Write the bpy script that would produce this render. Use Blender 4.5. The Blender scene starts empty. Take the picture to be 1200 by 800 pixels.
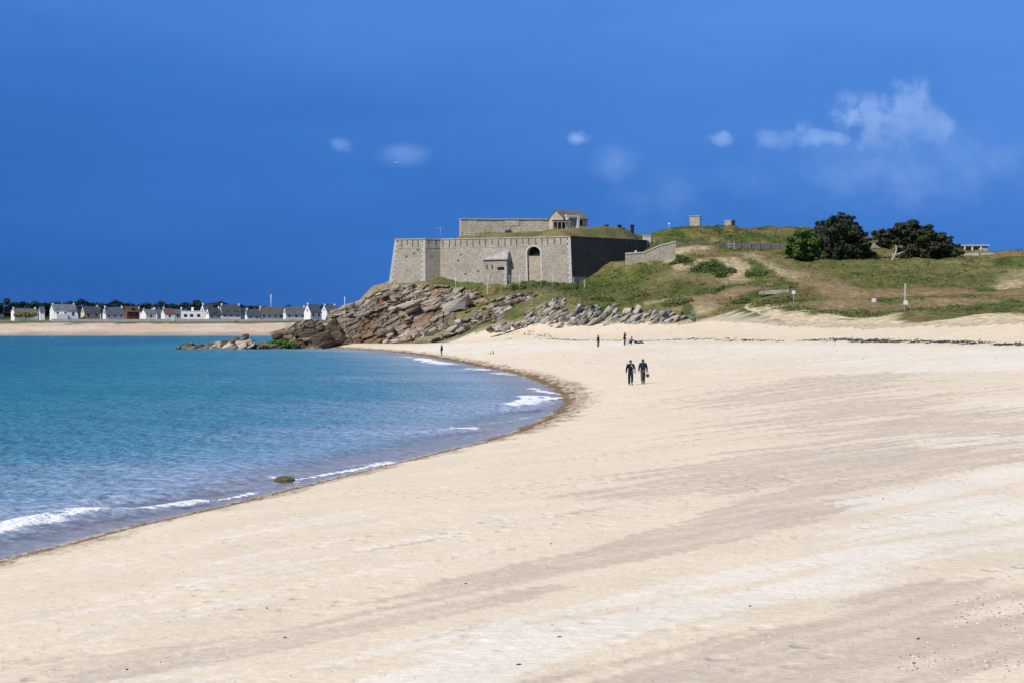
import bpy, bmesh, math, random
import numpy as np
from mathutils import Vector, Matrix
from mathutils.geometry import tessellate_polygon

R = math.radians
random.seed(7)
NR = np.random.default_rng(11)
scene = bpy.context.scene
C = bpy.data.collections.new('place'); scene.collection.children.link(C)

# ------------------------------------------------------------------ camera
FPX = 70.0 / 36.0 * 1200.0      # focal length in photograph pixels
HY = 380.0                      # horizon row in the photograph
EYE = 5.1                       # eye height above the sea
cam_d = bpy.data.cameras.new('camera'); cam = bpy.data.objects.new('camera', cam_d)
C.objects.link(cam); scene.camera = cam
cam_d.sensor_width = 36.0; cam_d.lens = 70.0; cam_d.clip_start = 0.1; cam_d.clip_end = 20000
cam_d.shift_y = -(400.0 - HY) / 1200.0
cam.location = (0, 0, EYE); cam.rotation_euler = (R(90), 0, 0)

# ------------------------------------------------------------------ light
SUN_EL = R(47); SUN_DIR = Vector((-0.73, -0.68, 0)).normalized()
sun_az = math.atan2(SUN_DIR.x, SUN_DIR.y)
to_sun = Vector((SUN_DIR.x * math.cos(SUN_EL), SUN_DIR.y * math.cos(SUN_EL), math.sin(SUN_EL)))
sd = bpy.data.lights.new('sun', 'SUN'); sd.energy = 4.4; sd.angle = R(0.53); sd.color = (1.0, 0.945, 0.87)
sun = bpy.data.objects.new('sun', sd); C.objects.link(sun)
sun.rotation_euler = to_sun.to_track_quat('Z', 'Y').to_euler(); sun.location = (-60, -40, 120)

world = bpy.data.worlds.new('World'); scene.world = world; world.use_nodes = True
def build_world():
    nt = world.node_tree; nt.nodes.clear(); N = nt.nodes.new; L = nt.links.new
    out = N('ShaderNodeOutputWorld')
    sky = N('ShaderNodeTexSky'); sky.sky_type = 'NISHITA'; sky.sun_disc = False
    sky.sun_elevation = SUN_EL; sky.sun_rotation = sun_az
    sky.air_density = 1.0; sky.dust_density = 0.3; sky.ozone_density = 2.0
    b1 = N('ShaderNodeBackground'); b1.inputs[1].default_value = 0.085; L(sky.outputs[0], b1.inputs[0])
    tc = N('ShaderNodeTexCoord'); sx = N('ShaderNodeSeparateXYZ'); L(tc.outputs['Generated'], sx.inputs[0])
    def m(op, a, b=None, c=None, clamp=False):
        n = N('ShaderNodeMath'); n.operation = op; n.use_clamp = clamp
        for i, v in enumerate((a, b, c)):
            if v is None: continue
            if isinstance(v, (int, float)): n.inputs[i].default_value = v
            else: L(v, n.inputs[i])
        return n.outputs[0]
    def smooth(v, a, b):
        n = N('ShaderNodeMapRange'); n.interpolation_type = 'SMOOTHSTEP'
        n.inputs[1].default_value = a; n.inputs[2].default_value = b; L(v, n.inputs[0]); return n.outputs[0]
    # the rain-dark cloud bank that fills the low sky
    mp = N('ShaderNodeMapping'); mp.inputs['Scale'].default_value = (3.0, 3.0, 14.0); L(tc.outputs['Generated'], mp.inputs[0])
    no = N('ShaderNodeTexNoise'); no.inputs['Scale'].default_value = 1.6; no.inputs['Detail'].default_value = 6; no.inputs['Roughness'].default_value = 0.5
    L(mp.outputs[0], no.inputs['Vector'])
    t = m('ADD', m('MULTIPLY', sx.outputs[2], 4.0), m('MULTIPLY', sx.outputs[0], 0.95))
    t = m('ADD', t, m('MULTIPLY', m('SUBTRACT', no.outputs[0], 0.5), 0.62))
    cr = N('ShaderNodeValToRGB'); e = cr.color_ramp.elements
    e[0].position = 0.0; e[0].color = (0.029, 0.128, 0.44, 1)
    e[1].position = 1.0; e[1].color = (0.090, 0.265, 0.735, 1)
    q = e.new(0.45); q.color = (0.046, 0.182, 0.575, 1)
    L(m('ADD', t, 0.18), cr.inputs[0])
    col = cr.outputs[0]
    # small pale clouds
    ns = N('ShaderNodeTexNoise'); ns.inputs['Scale'].default_value = 58; ns.inputs['Detail'].default_value = 8; ns.inputs['Roughness'].default_value = 0.6
    L(tc.outputs['Generated'], ns.inputs['Vector'])
    clouds = [(676, 161, 15, 10, .50), (848, 162, 17, 10, .36), (400, 170, 16, 9, .27), (472, 182, 30, 14, .25), (724, 192, 30, 28, .22),
              (900, 165, 22, 12, .42), (925, 165, 24, 14, .40), (955, 160, 26, 17, .44), (1000, 142, 32, 28, .46), (1026, 148, 38, 34, .48), (1060, 126, 36, 30, .5), (1085, 148, 36, 34, .40), (1015, 128, 18, 14, .42), (985, 162, 24, 14, .40), (1040, 168, 70, 26, .34), (1050, 195, 170, 60, .26), (1165, 190, 40, 34, .2),
              (880, 212, 60, 24, .16), (780, 225, 80, 40, .14)]
    tot = None
    for (px, py, a, b, s) in clouds:
        d = Vector(((px - 600) / FPX, 1, (HY - py) / FPX)).normalized()
        v1 = N('ShaderNodeVectorMath'); v1.operation = 'SUBTRACT'; L(tc.outputs['Generated'], v1.inputs[0]); v1.inputs[1].default_value = d
        v2 = N('ShaderNodeVectorMath'); v2.operation = 'MULTIPLY'; L(v1.outputs[0], v2.inputs[0]); v2.inputs[1].default_value = (FPX / a, FPX / a, FPX / b)
        v3 = N('ShaderNodeVectorMath'); v3.operation = 'LENGTH'; L(v2.outputs[0], v3.inputs[0])
        k = m('SUBTRACT', 1.0, m('MULTIPLY', v3.outputs['Value'], 0.62), clamp=True)
        if s > .26:      # puffs with billowed edges
            k = m('ADD', k, m('MULTIPLY', m('SUBTRACT', ns.outputs[0], 0.5), 2.3)); k = m('MULTIPLY', smooth(k, 0.28, 0.95), s)
            k = m('MULTIPLY', k, smooth(m('MULTIPLY', v3.outputs['Value'], -1.0), -1.8, -0.7))
        else:            # thin veils
            k = m('ADD', k, m('MULTIPLY', m('SUBTRACT', ns.outputs[0], 0.5), 1.2)); k = m('MULTIPLY', smooth(k, 0.10, 1.2), s)
            k = m('MULTIPLY', k, smooth(m('MULTIPLY', v3.outputs['Value'], -1.0), -1.6, -0.5))
        tot = k if tot is None else m('MAXIMUM', tot, k)
    n4 = N('ShaderNodeTexNoise'); n4.inputs['Scale'].default_value = 34; n4.inputs['Detail'].default_value = 6; L(tc.outputs['Generated'], n4.inputs['Vector'])
    mr = N('ShaderNodeMapRange'); mr.inputs[1].default_value = .36; mr.inputs[2].default_value = .62; mr.inputs[3].default_value = .5; mr.inputs[4].default_value = 1.5; L(n4.outputs[0], mr.inputs[0]); tot = m('MULTIPLY', tot, mr.outputs[0])
    mx = N('ShaderNodeMix'); mx.data_type = 'RGBA'; L(tot, mx.inputs[0]); L(col, mx.inputs[6]); mx.inputs[7].default_value = (0.34, 0.52, 0.93, 1)
    b2 = N('ShaderNodeBackground'); b2.inputs[1].default_value = 1.0; L(mx.outputs[2], b2.inputs[0])
    ms = N('ShaderNodeMixShader'); L(smooth(sx.outputs[2], 0.20, 0.55), ms.inputs[0]); L(b2.outputs[0], ms.inputs[1]); L(b1.outputs[0], ms.inputs[2])
    L(ms.outputs[0], out.inputs[0])
build_world()
scene.view_settings.view_transform = 'Standard'; scene.view_settings.look = 'None'
scene.view_settings.exposure = 0.0; scene.view_settings.gamma = 1.0; scene.view_settings.use_curve_mapping = False

# ------------------------------------------------------------------ helpers
def W(px, py, d): return Vector(((px - 600) / FPX * d, d, EYE - (py - HY) / FPX * d))
def PX(px, d): return (px - 600) / FPX * d
def PZ(py, d): return EYE - (py - HY) / FPX * d

def tag(o, label=None, cat=None, group=None, kind=None):
    if label: o['label'] = label
    if cat: o['category'] = cat
    if group: o['group'] = group
    if kind: o['kind'] = kind
    return o
def empty(name, loc, rz=0):
    o = bpy.data.objects.new(name, None); C.objects.link(o); o.location = loc; o.rotation_euler = (0, 0, rz); o.empty_display_size = 0.3
    return o
def thing(name, label, cat, loc, rz=0, group=None): return tag(empty(name, loc, rz), label, cat, group)
def meshobj(name, me, mat=None, parent=None, loc=(0, 0, 0)):
    o = bpy.data.objects.new(name, me); C.objects.link(o); o.location = loc
    if parent: o.parent = parent
    if mat and not me.materials: me.materials.append(mat)
    return o
def pyd(name, v, f, mat=None, parent=None, loc=(0, 0, 0), smooth=False):
    me = bpy.data.meshes.new(name); me.from_pydata([tuple(p) for p in v], [], [tuple(q) for q in f]); me.update()
    if smooth: me.polygons.foreach_set('use_smooth', [True] * len(me.polygons))
    return meshobj(name, me, mat, parent, loc)
def bmobj(name, bm, mat=None, parent=None, loc=(0, 0, 0), smooth=False, bevel=0):
    if bevel: bmesh.ops.bevel(bm, geom=bm.edges[:], offset=bevel, segments=1, affect='EDGES')
    bmesh.ops.recalc_face_normals(bm, faces=bm.faces[:])
    me = bpy.data.meshes.new(name); bm.to_mesh(me); bm.free()
    if smooth: me.polygons.foreach_set('use_smooth', [True] * len(me.polygons))
    return meshobj(name, me, mat, parent, loc)
def bbox(bm, x0, x1, y0, y1, z0, z1, M=None):
    vs = [bm.verts.new((x, y, z)) for z in (z0, z1) for (x, y) in ((x0, y0), (x1, y0), (x1, y1), (x0, y1))]
    for f in ((0, 3, 2, 1), (4, 5, 6, 7), (0, 1, 5, 4), (1, 2, 6, 5), (2, 3, 7, 6), (3, 0, 4, 7)): bm.faces.new([vs[i] for i in f])
    if M is not None:
        for v in vs: v.co = M @ v.co
    return vs
def boxo(name, x0, x1, y0, y1, z0, z1, mat, parent=None, bevel=0, M=None, loc=(0, 0, 0)):
    bm = bmesh.new(); bbox(bm, x0, x1, y0, y1, z0, z1, M); return bmobj(name, bm, mat, parent, loc, bevel=bevel)
def tube(bm, pts, rad, n=6, cap=True):
    pts = [Vector(p) for p in pts]; rings = []
    for i, p in enumerate(pts):
        a = pts[max(i - 1, 0)]; b = pts[min(i + 1, len(pts) - 1)]; t = (b - a).normalized()
        u = t.orthogonal().normalized(); w = t.cross(u); r = rad[i] if hasattr(rad, '__len__') else rad
        rings.append([bm.verts.new(p + (u * math.cos(2 * math.pi * k / n) + w * math.sin(2 * math.pi * k / n)) * r) for k in range(n)])
    for i in range(len(rings) - 1):
        for k in range(n): bm.faces.new((rings[i][k], rings[i][(k + 1) % n], rings[i + 1][(k + 1) % n], rings[i + 1][k]))
    if cap: bm.faces.new(rings[0][::-1]); bm.faces.new(rings[-1])
def tubeo(name, pts, rad, mat, parent=None, n=6, loc=(0, 0, 0), smooth=True):
    bm = bmesh.new(); tube(bm, pts, rad, n); return bmobj(name, bm, mat, parent, loc, smooth)

# numpy noise
def _h(ix, iy, seed):
    n = (ix * 374761393 + iy * 668265263 + seed * 974634777) & 0xffffffff
    n = ((n ^ (n >> 13)) * 1274126177) & 0xffffffff
    return ((n ^ (n >> 16)) & 0xffffff) / float(0xffffff)
def vnoise(x, y, seed=0):
    x = np.asarray(x, float); y = np.asarray(y, float)
    ix = np.floor(x).astype(np.int64); iy = np.floor(y).astype(np.int64); fx = x - ix; fy = y - iy
    u = fx * fx * fx * (fx * (fx * 6 - 15) + 10); v = fy * fy * fy * (fy * (fy * 6 - 15) + 10)
    a = _h(ix, iy, seed); b = _h(ix + 1, iy, seed); c = _h(ix, iy + 1, seed); d = _h(ix + 1, iy + 1, seed)
    return (a * (1 - u) + b * u) * (1 - v) + (c * (1 - u) + d * u) * v
def fbm(x, y, oct=4, seed=0, gain=0.5):
    s = 0; a = 1.0; t = 0
    for i in range(oct):
        s = s + a * vnoise(x * 2 ** i + 17.3 * i, y * 2 ** i - 9.1 * i, seed + i); t += a; a *= gain
    return s / t
def sst(x, a, b):
    t = np.clip((x - a) / (b - a), 0, 1); return t * t * (3 - 2 * t)
def mixc(a, b, t): return a * (1 - t[..., None]) + np.asarray(b, float) * t[..., None]
def pdist(x, y, pts, closed=False):
    pts = np.asarray(pts, float); n = len(pts); best = np.full(np.shape(x), 1e9)
    for i in range(n if closed else n - 1):
        a = pts[i]; b = pts[(i + 1) % n]; d = b - a; L2 = d @ d + 1e-12
        t = np.clip(((x - a[0]) * d[0] + (y - a[1]) * d[1]) / L2, 0, 1)
        best = np.minimum(best, (x - a[0] - t * d[0]) ** 2 + (y - a[1] - t * d[1]) ** 2)
    return np.sqrt(best)
def inside(x, y, pts):
    r = np.zeros(np.shape(x), bool); n = len(pts)
    for i in range(n):
        x0, y0 = pts[i]; x1, y1 = pts[(i + 1) % n]
        if y0 == y1: continue
        c = ((y0 > y) != (y1 > y)) & (x < (x1 - x0) * (y - y0) / (y1 - y0) + x0); r ^= c
    return r
def chaikin(p, it=2):
    for _ in range(it):
        q = [p[0]]
        for a, b in zip(p[:-1], p[1:]):
            q += [(a[0] * .75 + b[0] * .25, a[1] * .75 + b[1] * .25), (a[0] * .25 + b[0] * .75, a[1] * .25 + b[1] * .75)]
        p = q + [p[-1]]
    return p

# ------------------------------------------------------------------ the lie of the land
def sea_pt(px, py): d = EYE * FPX / (py - HY); return (PX(px, d), d)
shore = [sea_pt(*p) for p in [(2, 654), (125, 621), (250, 594), (340, 571), (420, 551), (500, 532), (580, 513), (635, 491), (660, 470), (645, 452), (600, 438), (540, 425), (480, 414)]]
shore = [(-60, -900), (-42, -300), (-27, -60), (-20, 0), (-15.5, 22)] + shore + [(-30, 402), (-38, 420), (-44, 432), (-44, 448), (-40, 480), (-38, 560), (-42, 700), (-60, 860), (-85, 902), (-130, 914), (-190, 918), (-260, 922), (-400, 938), (-900, 1010), (-4000, 1700)]
shore_s = chaikin(shore, 2)
LAND = shore_s + [(-4000, 9000), (9000, 9000), (9000, -900)]
TOE = [(PX(p[0], p[1]), p[1]) for p in [(380, 432), (450, 421), (550, 411), (600, 402), (640, 391), (720, 384), (800, 372), (850, 345), (900, 305), (1000, 272), (1100, 252), (1200, 236), (1400, 205), (1900, 150)]]
HEAD = chaikin([(-46, 445)] + TOE + [(250, 0)], 2) + [(9000, 0), (9000, 830), (-20, 830), (-30, 560), (-40, 480)]

CP = []   # headland control points: photo column, photo row, distance
for p in [(400, 400, 441), (450, 401, 437), (520, 393, 428), (550, 388, 422), (600, 381, 404), (640, 378, 393), (720, 376, 387), (830, 373, 372),
          (860, 376, 330), (1000, 376, 290), (1100, 371, 276), (1200, 369, 260), (1300, 368, 240),
          (900, 370, 325), (1000, 366, 320), (1060, 364, 315), (1200, 362, 312), (1330, 360, 305),
          (900, 352, 365), (1000, 350, 360), (1100, 350, 352), (1200, 350, 350), (1350, 348, 340),
          (930, 337, 395), (1000, 333, 390), (1100, 334, 385), (1200, 330, 385),
          (900, 318, 425), (1000, 314, 425), (1150, 312, 420), (1250, 306, 420),
          (880, 296, 455), (940, 303, 452), (985, 304, 452), (1075, 304, 450), (1140, 299, 462), (1200, 297, 466), (1300, 297, 470),
          (770, 293, 466), (820, 290, 464), (880, 291, 470), (800, 302, 446), (795, 314, 430), (845, 308, 440), (850, 325, 425),
          (745, 310, 452), (740, 328, 442), (700, 334, 444), (668, 334, 442), (620, 334, 448), (560, 336, 452), (516, 333, 456), (498, 333, 453), (455, 335, 458),
          (770, 340, 418), (840, 340, 412), (770, 354, 398), (845, 354, 390), (700, 350, 424), (650, 350, 424), (620, 352, 424), (600, 362, 416),
          (540, 345, 452), (480, 348, 454), (430, 352, 454), (700, 362, 404), (780, 364, 388), (640, 365, 406),
          (800, 264, 506), (830, 266, 512), (870, 270, 512), (770, 272, 500), (925, 265, 530), (960, 268, 528), (1000, 276, 520), (1100, 294, 510), (1180, 299, 505), (1280, 300, 505),
          (760, 284, 480), (920, 284, 490), (1030, 292, 482)]:
    CP.append(tuple(W(*p)))
CP += [(-36, 500, 9), (-30, 560, 4), (20, 600, 14), (100, 640, 12), (220, 600, 14), (240, 300, 9), (240, 420, 18), (40, 540, 22), (0, 520, 18), (-44, 448, 1.0)]
CP = np.array(CP)
def _U(r2): return np.where(r2 > 1e-9, r2 * np.log(np.maximum(r2, 1e-9)), 0)
_sc = 100.0
_P = CP[:, :2] / _sc; _n = len(_P)
_K = _U(((_P[:, None] - _P[None]) ** 2).sum(-1)) + 0.004 * np.eye(_n)
_Q = np.c_[np.ones(_n), _P]
_S = np.linalg.solve(np.block([[_K, _Q], [_Q.T, np.zeros((3, 3))]]), np.r_[CP[:, 2], 0, 0, 0])
def tps(x, y):
    x = x / _sc; y = y / _sc; z = _S[_n] + _S[_n + 1] * x + _S[_n + 2] * y
    for i in range(_n): z = z + _S[i] * _U((x - _P[i, 0]) ** 2 + (y - _P[i, 1]) ** 2)
    return z
def sdist_shore(x, y): return np.where(inside(x, y, LAND), 1, -1) * pdist(x, y, shore_s)
def sdist_head(x, y): return np.where(inside(x, y, HEAD), 1, -1) * pdist(x, y, HEAD, True)
def fields(x, y):
    x = np.asarray(x, float); y = np.asarray(y, float)
    s = sdist_shore(x, y); b = sdist_head(x, y)
    far = sst(y, 700, 860) * sst(-x, -400, 100)
    sp = np.maximum(s, 0)
    beach = 0.09 * np.minimum(sp, 1.2) + 2.9 * (1 - np.exp(-np.maximum(sp - 0.5, 0) / 21.0))
    fb = 7.4 * (1 - np.exp(-sp / 34.0)) + 0.012 * np.clip(sp - 60, 0, 300)
    beach = beach * (1 - far) + fb * far
    sea = -0.055 * np.minimum(-s, 12) - 0.03 * np.clip(-s - 12, 0, 120)
    z = np.where(s > 0, beach, sea)
    nearh = (b > -60) & (y > 120) & (y < 900)
    if nearh.any():
        t = np.zeros_like(z); t[nearh] = tps(x[nearh], y[nearh])
        t = np.clip(t, 1.0, 33)
        w = sst(b, -22, 8) * nearh * sst(s, -4, 10)
        bump = (fbm(x / 9, y / 11, 4, 5) - 0.5) * 2.6 + (fbm(x / 2.5, y / 2.5, 2, 8) - 0.5) * 0.5
        z = z * (1 - w) + (t + bump * sst(b, 0, 18)) * w
    und = (fbm(x / 14, y / 22, 3, 31) - 0.5) * 0.35 * sst(s, 4, 25) * (1 - sst(b, -5, 5))
    und += (fbm((x * .73 - y * .68) / 0.9, (x * .68 + y * .73) / 5, 3, 33) - 0.5) * 0.035 * sst(s, 1, 6)
    dune = np.exp(-((b - 6) / 9) ** 2) * (fbm(x / 12, y / 10, 2, 44) - 0.45) * 1.0 * sst(x, 20, 50)
    return z + und + dune, s, b
def zf(x, y): return fields(x, y)[0]
def zf1(x, y): return float(zf(np.array([x]), np.array([y]))[0])
_dd = np.geomspace(12, 1300, 1400)
def hit(px, py):
    x = (px - 600) / FPX * _dd; zr = EYE - (py - HY) / FPX * _dd
    k = np.nonzero(zf(x, _dd) > zr)[0]
    d = _dd[k[0]] if len(k) else 1000.0
    return (px - 600) / FPX * d, d
def hits(lst): return [hit(*p) for p in lst]

# ------------------------------------------------------------------ materials
def mat_new(name):
    m = bpy.data.materials.new(name); m.use_nodes = True; nt = m.node_tree
    return m, nt, nt.nodes['Principled BSDF']
def lin(c): return tuple(((v / 255 + 0.055) / 1.055) ** 2.4 if v > 10 else v / 255 / 12.92 for v in c)
def noise_mat(name, cols, scale=4, rough=0.85, bump=0.0, bscale=20, detail=6, stretch=(1, 1, 1), spec=0.2, coord='Object', bdist=0.1):
    m, nt, p = mat_new(name); N = nt.nodes.new; L = nt.links.new
    tc = N('ShaderNodeTexCoord'); mp = N('ShaderNodeMapping'); mp.inputs['Scale'].default_value = stretch
    if coord == 'World':
        g = N('ShaderNodeNewGeometry'); L(g.outputs['Position'], mp.inputs[0])
    else: L(tc.outputs[coord], mp.inputs[0])
    n = N('ShaderNodeTexNoise'); n.inputs['Scale'].default_value = scale; n.inputs['Detail'].default_value = detail; n.inputs['Roughness'].default_value = 0.62
    L(mp.outputs[0], n.inputs['Vector'])
    cr = N('ShaderNodeValToRGB'); e = cr.color_ramp.elements
    k = len(cols)
    for i, c in enumerate(cols):
        pos = 0.3 + 0.4 * i / max(k - 1, 1)
        if i < 2: e[i].position = pos; e[i].color = (*c, 1)
        else: q = e.new(pos); q.color = (*c, 1)
    L(n.outputs[0], cr.inputs[0]); L(cr.outputs[0], p.inputs['Base Color'])
    p.inputs['Roughness'].default_value = rough; p.inputs['Specular IOR Level'].default_value = spec
    if bump:
        n2 = N('ShaderNodeTexNoise'); n2.inputs['Scale'].default_value = bscale; n2.inputs['Detail'].default_value = 8; L(mp.outputs[0], n2.inputs['Vector'])
        b = N('ShaderNodeBump'); b.inputs['Strength'].default_value = bump; b.inputs['Distance'].default_value = bdist
        L(n2.outputs[0], b.inputs['Height']); L(b.outputs[0], p.inputs['Normal'])
    return m
def ground_mat(name, fine, bump, bscale, bdist, amp=0.25):
    m, nt, p = mat_new(name); N = nt.nodes.new; L = nt.links.new
    g = N('ShaderNodeNewGeometry'); at = N('ShaderNodeVertexColor'); at.layer_name = 'Col'
    wt = N('ShaderNodeAttribute'); wt.attribute_name = 'wet'
    n = N('ShaderNodeTexNoise'); n.inputs['Scale'].default_value = fine; n.inputs['Detail'].default_value = 8; n.inputs['Roughness'].default_value = 0.7; L(g.outputs['Position'], n.inputs['Vector'])
    mr = N('ShaderNodeMapRange'); mr.inputs[1].default_value = 0.3; mr.inputs[2].default_value = 0.7; mr.inputs[3].default_value = 1 - amp; mr.inputs[4].default_value = 1 + amp; L(n.outputs[0], mr.inputs[0])
    mx = N('ShaderNodeMix'); mx.data_type = 'RGBA'; mx.blend_type = 'MULTIPLY'; mx.inputs[0].default_value = 1; L(at.outputs[0], mx.inputs[6]); L(mr.outputs[0], mx.inputs[7])
    L(mx.outputs[2], p.inputs['Base Color'])
    rr = N('ShaderNodeMapRange'); rr.inputs[3].default_value = 0.9; rr.inputs[4].default_value = 0.16; L(wt.outputs['Fac'], rr.inputs[0]); L(rr.outputs[0], p.inputs['Roughness'])
    sr = N('ShaderNodeMapRange'); sr.inputs[3].default_value = 0.1; sr.inputs[4].default_value = 0.5; L(wt.outputs['Fac'], sr.inputs[0]); L(sr.outputs[0], p.inputs['Specular IOR Level'])
    n2 = N('ShaderNodeTexNoise'); n2.inputs['Scale'].default_value = bscale; n2.inputs['Detail'].default_value = 9; n2.inputs['Roughness'].default_value = 0.65; L(g.outputs['Position'], n2.inputs['Vector'])
    b = N('ShaderNodeBump'); b.inputs['Strength'].default_value = bump; b.inputs['Distance'].default_value = bdist; L(n2.outputs[0], b.inputs['Height'])
    n3 = N('ShaderNodeTexNoise'); n3.inputs['Scale'].default_value = bscale * .22; n3.inputs['Detail'].default_value = 4; L(g.outputs['Position'], n3.inputs['Vector'])
    b3 = N('ShaderNodeBump'); b3.inputs['Strength'].default_value = bump * .8; b3.inputs['Distance'].default_value = bdist * 2.5; L(n3.outputs[0], b3.inputs['Height']); L(b.outputs[0], b3.inputs['Normal'])
    L(b3.outputs[0], p.inputs['Normal'])
    return m
def plain(name, c, rough=0.7, spec=0.3, metal=0):
    return noise_mat(name, [tuple(v * 0.88 for v in c), c, tuple(min(v * 1.1, 1) for v in c)], scale=6, rough=rough, spec=spec)

def masonry(name, c_stone, c_var, c_mortar, bw, bh, bump=0.6, stain=0.5):
    m, nt, p = mat_new(name); N = nt.nodes.new; L = nt.links.new
    uv = N('ShaderNodeUVMap'); 
    br = N('ShaderNodeTexBrick'); br.inputs['Color1'].default_value = (*c_stone, 1); br.inputs['Color2'].default_value = (*c_var, 1); br.inputs['Mortar'].default_value = (*c_mortar, 1)
    br.inputs['Scale'].default_value = 1; br.inputs['Brick Width'].default_value = bw; br.inputs['Row Height'].default_value = bh; br.inputs['Mortar Size'].default_value = 0.03; br.inputs['Mortar Smooth'].default_value = 0.5
    wn = N('ShaderNodeTexNoise'); wn.inputs['Scale'].default_value = 1.5; L(uv.outputs[0], wn.inputs['Vector'])
    wv = N('ShaderNodeVectorMath'); wv.operation = 'MULTIPLY_ADD'; wv.inputs[1].default_value = (0.25, 0.12, 0); L(wn.outputs['Color'], wv.inputs[0]); L(uv.outputs[0], wv.inputs[2]); L(wv.outputs[0], br.inputs['Vector'])
    g = N('ShaderNodeNewGeometry')
    n1 = N('ShaderNodeTexNoise'); n1.inputs['Scale'].default_value = 0.35; n1.inputs['Detail'].default_value = 7; n1.inputs['Roughness'].default_value = 0.65; L(g.outputs['Position'], n1.inputs['Vector'])
    st = N('ShaderNodeValToRGB'); e = st.color_ramp.elements; e[0].position = 0.32; e[0].color = (0.62, 0.58, 0.52, 1); e[1].position = 0.66; e[1].color = (1.12, 1.10, 1.06, 1); L(n1.outputs[0], st.inputs[0])
    mx = N('ShaderNodeMix'); mx.data_type = 'RGBA'; mx.blend_type = 'MULTIPLY'; mx.inputs[0].default_value = stain; L(br.outputs[0], mx.inputs[6]); L(st.outputs[0], mx.inputs[7])
    n2 = N('ShaderNodeTexNoise'); n2.inputs['Scale'].default_value = 2.2; n2.inputs['Detail'].default_value = 6; L(g.outputs['Position'], n2.inputs['Vector'])
    s2 = N('ShaderNodeValToRGB'); e = s2.color_ramp.elements; e[0].position = 0.3; e[0].color = (0.6, 0.58, 0.55, 1); e[1].position = 0.62; e[1].color = (1.15, 1.13, 1.1, 1); L(n2.outputs[0], s2.inputs[0])
    m2 = N('ShaderNodeMix'); m2.data_type = 'RGBA'; m2.blend_type = 'MULTIPLY'; m2.inputs[0].default_value = 0.64; L(mx.outputs[2], m2.inputs[6]); L(s2.outputs[0], m2.inputs[7])
    L(m2.outputs[2], p.inputs['Base Color']); p.inputs['Roughness'].default_value = 0.92; p.inputs['Specular IOR Level'].default_value = 0.1
    b = N('ShaderNodeBump'); b.inputs['Strength'].default_value = bump; b.inputs['Distance'].default_value = 0.12
    ad = N('ShaderNodeMath'); ad.operation = 'SUBTRACT'; L(n2.outputs[0], ad.inputs[0]); L(br.outputs['Fac'], ad.inputs[1]); L(ad.outputs[0], b.inputs['Height']); L(b.outputs[0], p.inputs['Normal'])
    return m

def rock_mat(name, cols, stripe=1.0, dip=0.4):
    m, nt, p = mat_new(name); N = nt.nodes.new; L = nt.links.new
    g = N('ShaderNodeNewGeometry'); oi = N('ShaderNodeObjectInfo')
    mp = N('ShaderNodeMapping'); mp.inputs['Rotation'].default_value = (0, dip, 0); mp.inputs['Scale'].default_value = (0.35, 0.5, 1.5); L(g.outputs['Position'], mp.inputs[0])
    n = N('ShaderNodeTexNoise'); n.inputs['Scale'].default_value = 0.55 * stripe; n.inputs['Detail'].default_value = 9; n.inputs['Roughness'].default_value = 0.68; L(mp.outputs[0], n.inputs['Vector'])
    cr = N('ShaderNodeValToRGB'); e = cr.color_ramp.elements; k = len(cols)
    for i, c in enumerate(cols):
        pos = 0.3 + 0.42 * i / (k - 1)
        if i < 2: e[i].position = pos; e[i].color = (*c, 1)
        else: q = e.new(pos); q.color = (*c, 1)
    a = N('ShaderNodeMath'); a.operation = 'MULTIPLY_ADD'; a.inputs[1].default_value = 0.22; L(oi.outputs['Random'], a.inputs[0])
    s = N('ShaderNodeMath'); s.operation = 'SUBTRACT'; L(n.outputs[0], s.inputs[0]); s.inputs[1].default_value = 0.11; L(s.outputs[0], a.inputs[2]); L(a.outputs[0], cr.inputs[0])
    L(cr.outputs[0], p.inputs['Base Color']); p.inputs['Roughness'].default_value = 0.9; p.inputs['Specular IOR Level'].default_value = 0.15
    n2 = N('ShaderNodeTexNoise'); n2.inputs['Scale'].default_value = 1.6 * stripe; n2.inputs['Detail'].default_value = 10; n2.inputs['Roughness'].default_value = 0.7; L(mp.outputs[0], n2.inputs['Vector'])
    b = N('ShaderNodeBump'); b.inputs['Strength'].default_value = 0.9; b.inputs['Distance'].default_value = 0.5; L(n2.outputs[0], b.inputs['Height']); L(b.outputs[0], p.inputs['Normal'])
    return m
def leaf_mat(name, c, trans=0.25):
    m, nt, p = mat_new(name); N = nt.nodes.new; L = nt.links.new
    g = N('ShaderNodeNewGeometry'); n = N('ShaderNodeTexNoise'); n.inputs['Scale'].default_value = 0.9; n.inputs['Detail'].default_value = 5; L(g.outputs['Position'], n.inputs['Vector'])
    cr = N('ShaderNodeValToRGB'); e = cr.color_ramp.elements; e[0].position = 0.3; e[0].color = (*[v * 0.6 for v in c], 1); e[1].position = 0.7; e[1].color = (*[v * 1.35 for v in c], 1)
    L(n.outputs[0], cr.inputs[0]); L(cr.outputs[0], p.inputs['Base Color']); p.inputs['Roughness'].default_value = 0.65; p.inputs['Specular IOR Level'].default_value = 0.25
    return m

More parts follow.
